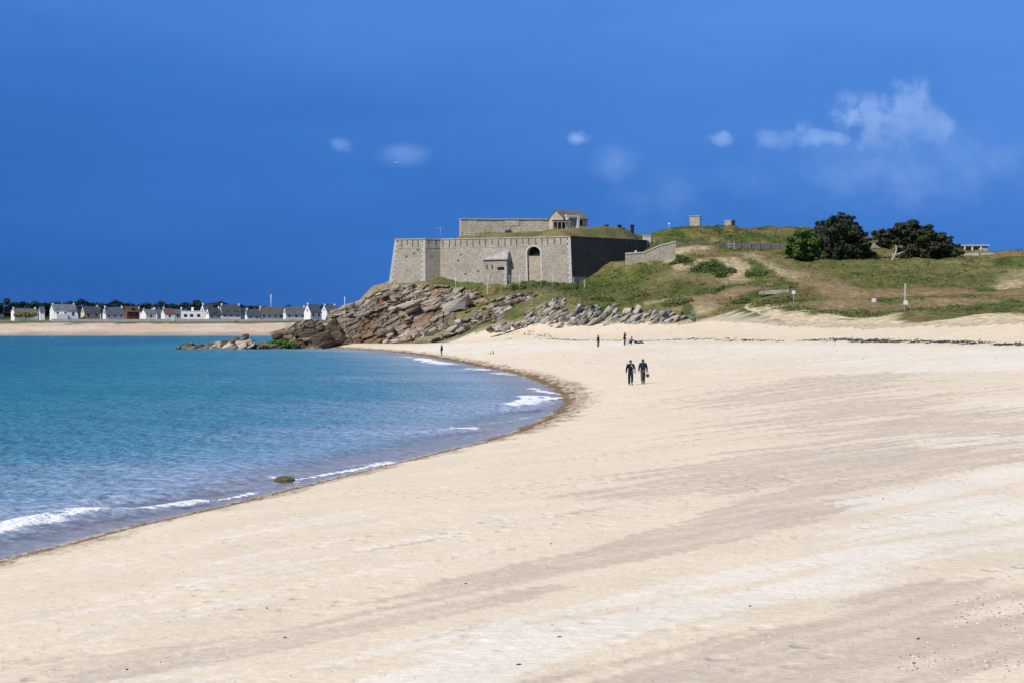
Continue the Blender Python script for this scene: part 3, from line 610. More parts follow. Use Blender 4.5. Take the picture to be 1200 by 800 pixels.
# ------------------------------------------------------------------ the fort
def uv_wall(me, origin, udir):
    uv = me.uv_layers.new(name='UVMap'); ud = Vector(udir).normalized()
    for poly in me.polygons:
        n = poly.normal
        for li in poly.loop_indices:
            c = me.vertices[me.loops[li].vertex_index].co - origin
            if abs(n.z) > 0.8: uv.data[li].uv = (c.x, c.y)
            elif abs(n.dot(ud)) > 0.7: uv.data[li].uv = (c.dot(Vector((-ud.y, ud.x, 0))), c.z)
            else: uv.data[li].uv = (c.dot(ud), c.z)
def auto_uv(o):
    me = o.data; uv = me.uv_layers.new(name='UVMap')
    for poly in me.polygons:
        n = poly.normal; t = Vector((-n.y, n.x, 0)); t = t.normalized() if t.length > 0.3 else Vector((1, 0, 0))
        for li in poly.loop_indices:
            c = me.vertices[me.loops[li].vertex_index].co
            uv.data[li].uv = (c.dot(t), c.z if abs(n.z) < 0.8 else c.y)
    return o

TOPZ = 24.9; BASEZ = 11.0
ft = {'L': Vector((PX(463, 463), 463, 0)), 'F': Vector((PX(498.5, 460), 460, 0)), 'K': Vector((PX(516, 462), 462, 0)), 'C': Vector((PX(668.5, 448), 448, 0)), 'R': Vector((PX(757, 470), 470, 0)),
      'S': Vector((44, 520, 0)), 'T': Vector((-22, 520, 0))}
order = ['L', 'F', 'K', 'C', 'R', 'S', 'T']
def inset(pts, d):
    out = []; n = len(pts)
    for i in range(n):
        p0, p1, p2 = pts[i - 1], pts[i], pts[(i + 1) % n]
        a = (p1 - p0).normalized(); b = (p2 - p1).normalized()
        na_ = Vector((-a.y, a.x, 0)); nb = Vector((-b.y, b.x, 0)); k = (na_ + nb)
        out.append(p1 + k * (d / max(0.25, 1 + na_.dot(nb))))
    return out
tp = [ft[k] for k in order]
BAT = 1.75
bp = inset(tp, -BAT); ip = inset(tp, 2.2)
fort = thing('fort', 'large grey stone coastal fort with a grassy top, on the rocky headland', 'fort', (tp[3].x, tp[3].y, 14.5))
fo = Vector(fort.location)
def wallpoly(i, name, mat):
    j = (i + 1) % len(tp)
    pts = [bp[i] + Vector((0, 0, BASEZ)), bp[j] + Vector((0, 0, BASEZ)), tp[j] + Vector((0, 0, TOPZ)), tp[i] + Vector((0, 0, TOPZ)),
           ip[i] + Vector((0, 0, BASEZ)), ip[j] + Vector((0, 0, BASEZ)), ip[j] + Vector((0, 0, TOPZ)), ip[i] + Vector((0, 0, TOPZ))]
    o = pyd(name, [p - fo for p in pts], [(0, 1, 2, 3), (5, 4, 7, 6), (3, 2, 6, 7), (0, 4, 5, 1), (0, 3, 7, 4), (1, 5, 6, 2)], mat, fort)
    uv_wall(o.data, Vector((0, 0, 0)), tp[j] - tp[i]); return o
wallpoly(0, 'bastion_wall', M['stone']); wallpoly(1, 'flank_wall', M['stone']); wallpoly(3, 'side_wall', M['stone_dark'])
wallpoly(4, 'rear_wall', M['stone']); wallpoly(5, 'rear_wall', M['stone']); wallpoly(6, 'rear_wall', M['stone'])
# wall coordinates: u metres along the top edge, h height, o metres outward
class Face:
    def __init__(s, i):
        j = (i + 1) % len(tp); s.a, s.b, s.ab, s.bb = tp[i], tp[j], bp[i], bp[j]
        s.len = (s.b - s.a).length; s.u = (s.b - s.a).normalized(); s.n = Vector((s.u.y, -s.u.x, 0))
    def P(s, u, h, o=0.0):
        k = (TOPZ - h) / (TOPZ - BASEZ); f = u / s.len
        t = s.a.lerp(s.b, f); b_ = s.ab.lerp(s.bb, f); p = t.lerp(b_, k)
        return Vector((p.x, p.y, h)) + s.n * o
    def block(s, name, u0, u1, h0, h1, o0, o1, mat, parent, org):
        v = [s.P(u, h, o) - org for o in (o0, o1) for (u, h) in ((u0, h0), (u1, h0), (u1, h1), (u0, h1))]
        return auto_uv(pyd(name, v, [(4, 5, 6, 7), (1, 0, 3, 2), (0, 1, 5, 4), (3, 7, 6, 2), (0, 4, 7, 3), (1, 2, 6, 5)], mat, parent))
    def upx(s, px):      # u where photo column px meets the top edge
        best = min(range(400), key=lambda k: abs(600 + FPX * s.a.lerp(s.b, k / 399).x / s.a.lerp(s.b, k / 399).y - px)); return best / 399 * s.len
FB, FF, FC, FS = Face(0), Face(1), Face(2), Face(3)
# curtain wall with the arched recess cut into it
ua, ub = FC.upx(617.5), FC.upx(632.5); uc = (ua + ub) / 2; ar = (ub - ua) / 2
h_spring = 21.3; h_foot = 12.4
arch = [(ua, h_foot), (ub, h_foot), (ub, h_spring)] + [(uc + ar * math.cos(t), h_spring + 0.85 * ar * math.sin(t)) for t in np.linspace(0, math.pi, 11)[1:-1]] + [(ua, h_spring)]
outer = [(0, BASEZ), (FC.len, BASEZ), (FC.len, TOPZ), (0, TOPZ)]
def curtain():
    flat = outer + arch
    tris = tessellate_polygon([[Vector((u, h, 0)) for u, h in outer], [Vector((u, h, 0)) for u, h in arch[::-1]]])
    no = len(outer); na_ = len(arch)
    fixed = []
    mapi = lambda k: k if k < no else no + (na_ - 1 - (k - no))
    for t in tris: fixed.append(tuple(mapi(k) for k in t))
    v = [FC.P(u, h) - fo for u, h in flat]; f = []
    for t in fixed:
        a, b, c = (v[k] for k in t); n = (b - a).cross(c - a)
        f.append(t if n.dot(FC.n) > 0 else t[::-1])
    base = len(v); v += [FC.P(u, h, -1.5) - fo for u, h in arch]
    for k in range(na_):
        k2 = (k + 1) % na_; f.append((no + k, base + k, base + k2, no + k2))
    # body behind
    i0 = len(v); v += [ip[2] + Vector((0, 0, BASEZ)) - fo, ip[3] + Vector((0, 0, BASEZ)) - fo, ip[3] + Vector((0, 0, TOPZ)) - fo, ip[2] + Vector((0, 0, TOPZ)) - fo]
    f += [(i0 + 1, i0, i0 + 3, i0 + 2), (3, 2, i0 + 2, i0 + 3), (0, 3, i0 + 3, i0), (1, i0 + 1, i0 + 2, 2)]
    o = pyd('curtain_wall', v, f, M['stone'], fort); uv_wall(o.data, Vector((0, 0, 0)), FC.u); return o
cw = curtain()
FC.block('recess_panel', ua + .01, ub - .01, h_foot, h_spring - 0.75, -1.45, -0.42, M['stone_warm'], fort, fo)
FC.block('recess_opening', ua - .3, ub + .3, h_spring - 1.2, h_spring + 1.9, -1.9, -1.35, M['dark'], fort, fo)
def arch_trim():
    w = 0.42; bm = bmesh.new()
    inn = [(ua, h_foot)] + [(ua, h_spring)] + [(uc - ar * math.cos(t), h_spring + 0.85 * ar * math.sin(t)) for t in np.linspace(0, math.pi, 11)[1:-1]] + [(ub, h_spring), (ub, h_foot)]
    out = [(ua - w, h_foot)] + [(ua - w, h_spring)] + [(uc - (ar + w) * math.cos(t), h_spring + (0.85 * ar + w) * math.sin(t)) for t in np.linspace(0, math.pi, 11)[1:-1]] + [(ub + w, h_spring), (ub + w, h_foot)]
    v = []; f = []
    for (a, b) in zip(inn, out):
        for o in (-0.3, 0.09): v += [FC.P(a[0], a[1], o) - fo, FC.P(b[0], b[1], o) - fo]
    for k in range(len(inn) - 1):
        i, j = k * 4, k * 4 + 4
        f += [(i + 2, i + 3, j + 3, j + 2), (i + 3, i + 1, j + 1, j + 3), (i, i + 2, j + 2, j)]
    bm.free(); return auto_uv(pyd('arch_surround', v, f, M['quoin'], fort))
arch_trim()
# parapet: one band, raised dark strips painting the shade of drain slots, a coping
def parapet(F, n, mat, hh=1.9):
    st = F.len / n
    F.block('parapet', 0.02, F.len - .02, TOPZ - hh - .35, TOPZ - 0.30, -0.05, 0.06, mat, fort, fo)
    for k in range(n):
        u = (k + .5) * st + random.uniform(-.15, .15)
        F.block('drain_slot_shade', u - .11, u + .11, TOPZ - hh + random.uniform(-.2, .35), TOPZ - 0.36, -0.02, 0.072, M['slot'], fort, fo)
    F.block('coping', 0.0, F.len, TOPZ - 0.28, TOPZ + 0.03, -0.4, 0.16, mat, fort, fo)
M['slot'] = plain('slot_hole_shade', (0.07, 0.062, 0.055), rough=.9, spec=.05)  # dark colour stands in for the shade inside slots and wall holes
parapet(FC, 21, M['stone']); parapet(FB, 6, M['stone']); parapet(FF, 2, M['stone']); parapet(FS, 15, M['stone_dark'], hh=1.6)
# quoins up the corners
def quoins(F, at_end):
    h = 13.2; k = 0
    while h < TOPZ - 0.4:
        w = 0.95 if k % 2 else 0.6; u0, u1 = (F.len - w, F.len + 0.02) if at_end else (-0.02, w)
        F.block('quoin', u0, u1, h + .02, h + 0.56, -0.3, 0.075, M['quoin'], fort, fo); h += 0.6; k += 1
quoins(FC, True); quoins(FB, True); quoins(FB, False)
FS.block('plinth', 0.3, FS.len * .9, 12.2, 15.7, -0.1, 0.2, M['slab'], fort, fo)
# loose holes and a put-log row
for (px, py) in ((560, 318), (545, 321), (537, 305), (540, 298), (486, 296), (478, 300), (490, 292)):
    F = FC if px > 516 else FB; u = F.upx(px); h = PZ(py, 455)
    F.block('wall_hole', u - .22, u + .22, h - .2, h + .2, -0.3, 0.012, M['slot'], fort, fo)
# guardhouse against the curtain wall
gh = thing('guardhouse', 'small stone guardhouse with a sloping slab roof against the fort wall', 'guardhouse', tuple(FC.P(FC.upx(583), 13.0, 2)))
go = Vector(gh.location)
g0, g1 = FC.upx(568), FC.upx(595)
def ghP(u, o, h): 
    p = FC.P(u, 14.5, 0); return Vector((p.x, p.y, h)) + FC.n * o - go
def gbox(name, u0, u1, o0, o1, h0, h1, mat):
    v = [ghP(u, o, h) for h in (h0, h1) for (u, o) in ((u0, o0), (u1, o0), (u1, o1), (u0, o1))]
    return auto_uv(pyd(name, v, [(0, 1, 2, 3), (4, 7, 6, 5), (0, 4, 5, 1), (1, 5, 6, 2), (2, 6, 7, 3), (3, 7, 4, 0)], mat, gh))
EV = PZ(303.5, 446)
gbox('wall', g0, g1, -1.5, 1.15, 11.5, EV, M['stone'])
rv = [ghP(g0 - .35, 1.5, EV), ghP(g1 + .35, 1.5, EV), ghP(g1 + .35, -0.6, EV), ghP(g0 - .35, -0.6, EV)]
rv += [p + Vector((0, 0, 0.22)) for p in rv]
ap = ghP(g1 - 0.2, -0.4, EV + 2.3); ap2 = ghP(g0 + 2.2, -0.4, EV + 0.95)
pyd('roof', rv + [ap, ap2], [(3, 2, 1, 0), (0, 1, 5, 4), (1, 2, 6, 5), (3, 0, 4, 7), (4, 5, 8, 9), (5, 6, 8), (4, 9, 7), (9, 8, 6, 7)], M['slab'], gh)
for q in (0.14, 0.36): gbox('loophole', g0 + (g1 - g0) * q, g0 + (g1 - g0) * q + 0.28, 1.0, 1.18, EV - 2.1, EV - 1.1, M['dark'])
gbox('window', g0 + (g1 - g0) * .62, g0 + (g1 - g0) * .90, 1.0, 1.18, EV - 2.35, EV - 1.65, M['dark'])
for k in range(7): gbox('quoin', g1 - (0.8 if k % 2 else .5), g1 + .05, 0.6, 1.2, 12.2 + k * .85, 12.95 + k * .85, M['quoin'])
# grassy top
def terrace():
    P0 = inset(tp, 2.0); bm = bmesh.new(); 
    xs = np.linspace(-34, 50, 110); ys = np.linspace(446, 524, 90); vid = {}
    poly = [(p.x, p.y) for p in inset(tp, 1.2)]
    X, Y = np.meshgrid(xs, ys); ins = inside(X, Y, poly); ed = pdist(X, Y, poly, True)
    crest = 2.0 * sst(X, -18, -8) + 1.3 * sst(X, 2, 22)
    Z = TOPZ - 0.3 + sst(ed, 1.0, 6.5) * (crest + 1.5 * (fbm(X / 9, Y / 9, 3, 402) - .5)) + 0.35 * (fbm(X / 2, Y / 2, 2, 405) - .5)
    v = np.c_[X.ravel(), Y.ravel(), Z.ravel()] - np.array(fo); f = []
    for j in range(89):
        for i in range(109):
            if ins[j, i] and ins[j + 1, i] and ins[j, i + 1] and ins[j + 1, i + 1]: a = j * 110 + i; f.append((a, a + 1, a + 111, a + 110))
    o = pyd('grass_terrace', v, f, M['terr'], fort, smooth=True); return X, Y, Z, ins
M['terr'] = noise_mat('terrace_turf', [(0.085, 0.100, 0.032), (0.16, 0.15, 0.055), (0.24, 0.185, 0.08)], scale=0.16, bump=0.7, bscale=1.6, bdist=.5, coord='World')
TX, TY, TZ, TI = terrace()
def terr_z(x, y):
    k = np.argmin((TX - x) ** 2 + (TY - y) ** 2); return float(TZ.ravel()[k])

# upper terrace wall, in two lengths, of long courses
def course_wall(name, label, px0, px1, py0, py1, d0, d1, thick, mat, rows=3):
    a = W(px0, py1, d0); b = W(px1, py1, d1); a.z = b.z = min(a.z, b.z) ; top = PZ(py0, (d0 + d1) / 2)
    t = thing(name, label, 'wall', a); u = (b - a); u.z = 0; L_ = u.length; u.normalize(); n = Vector((-u.y, u.x, 0)); h = top - a.z
    for r in range(rows):
        x = 0; z0 = h * r / rows; z1 = h * (r + 1) / rows - 0.02
        while x < L_ - 0.05:
            w = min(random.uniform(1.2, 2.6), L_ - x)
            if L_ - x - w < 0.6: w = L_ - x
            o = random.uniform(-.05, .05); Mx = Matrix((( u.x, n.x, 0, 0), (u.y, n.y, 0, 0), (0, 0, 1, 0), (0, 0, 0, 1)))
            auto_uv(boxo('block', x + .012, x + w - .012, o, thick, z0, z1, mat, t, M=Mx)); x += w
    Mx = Matrix(((u.x, n.x, 0, 0), (u.y, n.y, 0, 0), (0, 0, 1, 0), (0, 0, 0, 1)))
    boxo('coping', -.1, L_ + .1, -0.2, thick + .1, h, h + 0.22, M['quoin'], t, M=Mx)
    return t
course_wall('terrace_wall', 'long pale stone terrace wall on the fort top, left length below the empty sky', 540, 592, 257.5, 280, 488, 490, 2.5, M['ashlar'])
course_wall('terrace_wall', 'right length of the pale terrace wall, ending at the small gabled house', 590, 648, 257.5, 279, 494, 495, 2.5, M['ashlar'])

# generic gabled house -------------------------------------------------------------
def gabled(t, Lx, D, eave, ridge, wm, rm, over=0.3):
    """ridge along local x, gable ends at x=0 and x=Lx; front (eave) at y=0"""
    v = [(0, 0, -1.5), (Lx, 0, -1.5), (Lx, D, -1.5), (0, D, -1.5), (0, 0, eave), (Lx, 0, eave), (Lx, D, eave), (0, D, eave), (0, D / 2, ridge), (Lx, D / 2, ridge)]
    auto_uv(pyd('wall', v, [(0, 1, 5, 4), (2, 3, 7, 6), (3, 0, 4, 8, 7), (1, 2, 6, 9, 5)], wm, t))
    sl = (ridge - eave) / (D / 2); e = -over; ze = eave - over * sl; th = 0.22
    rv = []
    for x in (-0.15, Lx + 0.15):
        rv += [(x, e, ze + .05), (x, D / 2, ridge + .05), (x, D - e, ze + .05), (x, e, ze + th), (x, D / 2, ridge + th), (x, D - e, ze + th)]
    r = pyd('roof', rv, [(0, 6, 7, 1), (1, 7, 8, 2), (3, 4, 10, 9), (4, 5, 11, 10), (0, 3, 9, 6), (2, 8, 11, 5), (0, 1, 4, 3), (1, 2, 5, 4), (6, 9, 10, 7), (7, 10, 11, 8)], rm, t)
    return r
# the small gabled house on the fort top
hp = W(648, 266, 488); hs = thing('gabled_house', 'small stone house with a grey gabled roof on top of the fort', 'house', hp, R(42))
hr = gabled(hs, 7.2, 6.4, PZ(257, 490) - hp.z, PZ(247.5, 490) - hp.z, M['ashlar'], M['slate_brown'])
# rotate so that the gable looks to the left of the photograph
hs.rotation_euler = (0, 0, R(32)); hs.location = (PX(660, 486), 486, hp.z)
for (x, y) in ((0.3, -1.4), (3.4, -1.4)): boxo('porch_post', x - .3, x + .3, y - .3, y + .3, -1, 2.3, M['whitep'], hs)
boxo('porch_beam', -0.2, 3.9, -1.65, -1.1, 2.3, 2.75, M['whitep'], hs); boxo('door', 1.2, 2.2, -0.06, 0.1, -1, 1.9, M['dark'], hs); boxo('window', 4.4, 5.6, -0.06, .1, .4, 1.6, M['dark'], hs)
fs = thing('stable_shed', 'dark low timber shed left of the gabled house on the fort top', 'shed', W(648, 266, 484))
for k in range(5): boxo('post', k * 1.0, k * 1.0 + .22, 0, .22, -.6, 1.5, M['wood'], fs)
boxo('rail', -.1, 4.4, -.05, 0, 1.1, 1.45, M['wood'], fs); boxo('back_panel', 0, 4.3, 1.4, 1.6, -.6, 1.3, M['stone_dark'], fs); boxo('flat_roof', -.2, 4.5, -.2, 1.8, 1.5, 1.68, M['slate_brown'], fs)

# things along the fort top
for i, (px, lab) in enumerate(((711, 'leftmost of three dark stubby posts on the fort grass'), (726, 'middle of three dark stubby posts on the fort grass'), (741, 'rightmost of three dark stubby posts on the fort grass'))):
    d = 478 + i * 3; x = PX(px, d); z = terr_z(x, d)
    zt = PZ(264, d); t = thing('ventilator_post', lab, 'post', (x, d, zt - 1.7), 0, 'posts on the fort top')
    boxo('shaft', -.4, .4, -.4, .4, -1.5, 1.5, M['black'], t, bevel=.06); boxo('cap', -.55, .55, -.55, .55, 1.5, 1.75, M['black'], t)
t = thing('bench', 'long low dark bench slab between the stubby posts', 'bench', W(721, 270, 480)); boxo('seat', -2.4, 2.4, -.3, .3, .35, .55, M['black'], t)
for x in (-2.0, 2.0): boxo('leg', x - .15, x + .15, -.2, .2, -1.2, .35, M['black'], t)
def stone_tower(name, label, px0, px1, py0, py1, d, mat, cat='tower'):
    a = W(px0, py1, d); w = (px1 - px0) / FPX * d; h = (py1 - py0) / FPX * d; a.z += 0.6 if px0 == 849 else 0; t = thing(name, label, cat, a, R(-12)); n = max(3, int(h / 0.6))
    for r in range(n):
        k = 2 if w > 1.5 else 1; off = 0.12 * (r % 2)
        cuts = [0] + [w * (i / k + off) for i in range(1, k)] + [w]
        for c0, c1 in zip(cuts[:-1], cuts[1:]): auto_uv(boxo('stone_block', c0 + .01, c1 - .01, random.uniform(-.04, .04), w * .8, h * r / n + .01, h * (r + 1) / n - .01, mat, t))
    boxo('core', .1, w - .1, .1, w * .75, -2.0, h - .05, mat, t); boxo('capstone', -.12, w + .12, -.12, w * .8 + .12, h, h + .2, M['quoin'], t); return t
stone_tower('stone_turret', 'taller square stone block standing on the grass mound above the fort', 808, 820, 254, 267, 503, M['ashlar'])
tt = stone_tower('stone_turret', 'smaller stone block with a black side, right on the grassy ridge', 849, 857, 262, 269, 508, M['ashlar']); boxo('side_panel', 1.85, 2.6, -0.1, 1.2, -.8, 1.75, M['black'], tt)
stone_tower('stone_pier', 'pale square stone pier at the far end of the dark fort wall', 753, 763, 276.5, 284.5, 474, M['quoin'], 'pier')
for (px, py, lab) in ((784, 261, 'small white marker on the grassy mound left of the turret'), (745, 294, 'round white marker sign on the shaded fort wall')):
    d = 500 if px > 760 else 462; t = thing('marker', lab, 'marker', W(px, py + 4.5, d)); boxo('post', -.06, .06, -.06, .06, -2, 1, M['metal'], t); boxo('plate', -.25, .25, -.12, -.06, .5, .9, M['whitep'], t)
# retaining wall of the ramp, stepped up the slope
rw = thing('ramp_wall', 'sloping pale stone ramp wall beside the shaded end of the fort', 'wall', W(733, 316, 452)); ro = Vector(rw.location)
def ramp():
    prof = [(733, 298, 320, 452), (755, 297, 316, 451), (772, 289, 308, 450), (792, 284, 298, 449)]
    v = []; f = []
    for (px, y0, y1, d) in prof:
        for dd_ in (0, 1.4): v += [W(px, y1 + 6, d) + Vector((0, dd_, 0)) - ro, W(px, y0, d) + Vector((0, dd_, 0)) - ro]
    for k in range(3):
        i, j = k * 4, k * 4 + 4; f += [(i, j, j + 1, i + 1), (i + 2, i + 3, j + 3, j + 2), (i + 1, j + 1, j + 3, i + 3)]
    f += [(0, 1, 3, 2), (12, 14, 15, 13)]
    auto_uv(pyd('wall', v, f, M['stone'], rw))
    v = []; f = []
    for (px, y0, y1, d) in prof:
        for dd_ in (-.15, 1.55):
            for hh in (.02, .3): v.append(W(px, y0, d) + Vector((0, dd_, hh)) - ro)
    for k in range(3):
        i, j = k * 4, k * 4 + 4; f += [(i, j, j + 1, i + 1), (i + 1, j + 1, j + 3, i + 3), (i + 3, j + 3, j + 2, i + 2)]
    f += [(0, 1, 3, 2), (12, 14, 15, 13)]
    pyd('coping', v, f, M['quoin'], rw)
ramp()
# the long low parapet wall across the hill, with uprights
def long_wall(name, label, px0, px1, py0, py1, d0, d1, mat, posts=True):
    a = W(px0, py1, d0); t = thing(name, label, 'wall', a); n = int((px1 - px0) / 11)
    for k in range(n):
        q0, q1 = px0 + (px1 - px0) * k / n, px0 + (px1 - px0) * (k + 1) / n; f0, f1 = k / n, (k + 1) / n
        da, db = d0 + (d1 - d0) * f0, d0 + (d1 - d0) * f1; p = W(q0, py1 + 8, da) - a; q = W(q1, py1 + 8, db) - a; top0 = PZ(py0, da) - a.z; top1 = PZ(py0, db) - a.z
        u = (q - p); u.z = 0; u.normalize(); nn = Vector((-u.y, u.x, 0)) * 0.6; g = u * 0.03
        v = [p + g, q - g, q - g + nn, p + g + nn]; v += [Vector((w.x, w.y, h)) for w, h in zip(v, (top0, top1, top1, top0))]
        auto_uv(pyd('wall_panel', v, [(0, 1, 5, 4), (1, 2, 6, 5), (2, 3, 7, 6), (3, 0, 4, 7), (4, 5, 6, 7)], mat, t))
        if posts:
            boxo('pier', p.x - .16, p.x + .16, p.y - .12, p.y + .5, p.z, top0 + 0.15, M['slab2'], t)
long_wall('hill_wall', 'long grey wall with uprights along the hill beneath the turrets', 778, 924, 285.5, 291, 464, 468, M['slab2'])
long_wall('hill_wall', 'short grey wall between the tall cypress and the spreading cypress', 1012, 1032, 285, 291, 486, 486, M['stone'], False)
long_wall('hill_wall', 'low pale line of stones at the right-hand skyline', 1130, 1215, 297.0, 298.5, 466, 464, M['quoin'], False)
t = thing('white_gate', 'small white gate in the long grey hill wall', 'gate', W(857, 289, 463))
for x in (-.8, .6): boxo('gate_post', x, x + .14, -.1, .1, -1.6, 1.2, M['metal'], t)
for z in (-.2, .5): boxo('gate_bar', -.55, .6, -.05, .03, z, z + .12, M['metal'], t)
# low building at the right
lb = thing('low_building', 'low flat-roofed grey building right of the spreading cypress', 'building', W(1117, 297, 492), R(-4))
boxo('wall', 0, 8.4, 0, 5, -1, 1.75, M['slab'], lb); boxo('flat_roof', -.3, 8.8, -.4, 5.3, 1.75, 2.1, M['quoin'], lb)
for x in (1.2, 3.0, 4.8): boxo('window', x, x + 1.3, -.06, .1, .3, 1.4, M['dark'], lb)
for x in (0.4, 2.65, 4.5, 6.6): boxo('pillar', x, x + .3, -.3, .0, -1, 1.72, M['whitep'], lb)
boxo('door', 7.0, 7.9, -.06, .1, -.9, 1.3, M['metal'], lb)

# ------------------------------------------------------------------ rocks
def hull_block(seed, n=26, jag=0.30):
    rng = random.Random(seed); bm = bmesh.new()
    for i in range(n):
        p = Vector((rng.uniform(-1, 1), rng.uniform(-1, 1), rng.uniform(-1, 1)))
        m_ = max(abs(p.x), abs(p.y), abs(p.z)); p = p / m_ * rng.uniform(1 - jag, 1)
        bm.verts.new(p * 0.5)
    r = bmesh.ops.convex_hull(bm, input=bm.verts[:])
    bmesh.ops.delete(bm, geom=[v for v in bm.verts if not v.link_faces], context='VERTS')
    bmesh.ops.recalc_face_normals(bm, faces=bm.faces[:])
    bmesh.ops.subdivide_edges(bm, edges=bm.edges[:], cuts=1, use_grid_fill=True)
    for v in bm.verts: v.co *= 1 + rng.uniform(-.05, .04)
    bmesh.ops.triangulate(bm, faces=bm.faces[:])
    me = bpy.data.meshes.new('rock_block'); bm.to_mesh(me); bm.free(); return me
BLK = {}
def blk(mat, k):
    key = (mat, k)
    if key not in BLK: me = hull_block(k * 7 + 3); me.materials.append(M[mat]); BLK[key] = me
    return BLK[key]
def rock_mass(name, label, org, blocks, cat='rock', part='rock_block'):
    t = thing(name, label, cat, org); o_ = Vector(org); rng = random.Random(len(blocks) * 13 + 1)
    for (p, size, rot, mat) in blocks:
        o = meshobj(part, blk(mat, rng.randrange(18)), None, t, Vector(p) - o_); o.scale = size; o.rotation_euler = rot
    return t
def inpoly(px, py, poly): return bool(inside(np.array([px]), np.array([py]), poly)[0])
def fill(poly, n, dfun, size, rotf, matf, seed, asp=(1.0, 0.9, 0.45)):
    rng = random.Random(seed); out = []; xs = [p[0] for p in poly]; ys = [p[1] for p in poly]; tries = 0; pts = []
    while len(out) < n and tries < n * 60:
        tries += 1; px = rng.uniform(min(xs), max(xs)); py = rng.uniform(min(ys), max(ys))
        if not inpoly(px, py, poly): continue
        s = rng.uniform(*size)
        if any(abs(px - q[0]) < s * 1.5 * .5 and abs(py - q[1]) < s * .7 * .5 for q in pts[-60:]) and tries < n * 30: continue
        pts.append((px, py)); d = dfun(px, py) + rng.uniform(-.8, .8)
        out.append((W(px, py, d), (s * asp[0] * rng.uniform(.8, 1.3), s * asp[1] * rng.uniform(.8, 1.2), s * asp[2] * rng.uniform(.7, 1.4)), rotf(rng), matf(rng, px, py)))
    return out
# main outcrop under the fort
main_poly = [(388, 366), (400, 359), (425, 351), (445, 340), (458, 334), (500, 333), (530, 336), (556, 336), (566, 345), (545, 352), (548, 366), (538, 378), (505, 386), (470, 392), (446, 400), (424, 402), (402, 400), (396, 385)]
def d_main(px, py): return 429 + (402 - py) * 0.34 + max(0, (px - 470)) * -0.06 + max(0, 405 - px) * 0.3
rotm = lambda r: (r.uniform(-.3, .25), -0.33 + r.uniform(-.2, .2), r.uniform(-.5, .5))
def mat_main(r, px, py):
    if py > 385 and px > 455: return 'rock_p'
    if 520 < px < 560 and py < 346: return r.choice(['rock_o', 'rock_w'])
    if py > 362: return r.choice(['rock_w', 'rock_b', 'rock_b'])
    return r.choice(['rock_w', 'rock_w', 'rock_p', 'rock_w'])
rots = lambda r: (r.uniform(-.15, .1), -0.36 + r.uniform(-.10, .10), r.uniform(-.3, .3))
bl = fill(main_poly, 5, lambda x, y: d_main(x, y) + .4, (2.6, 5.5), rots, mat_main, 2, (1.35, .9, .36)) + fill(main_poly, 22, lambda x, y: d_main(x, y) + .2, (0.9, 2.0), rots, mat_main, 12, (1.3, .9, .42))
main_rock = rock_mass('rock_outcrop', 'big brown layered rock outcrop at the foot of the fort', W(450, 402, 428), bl, 'rock')
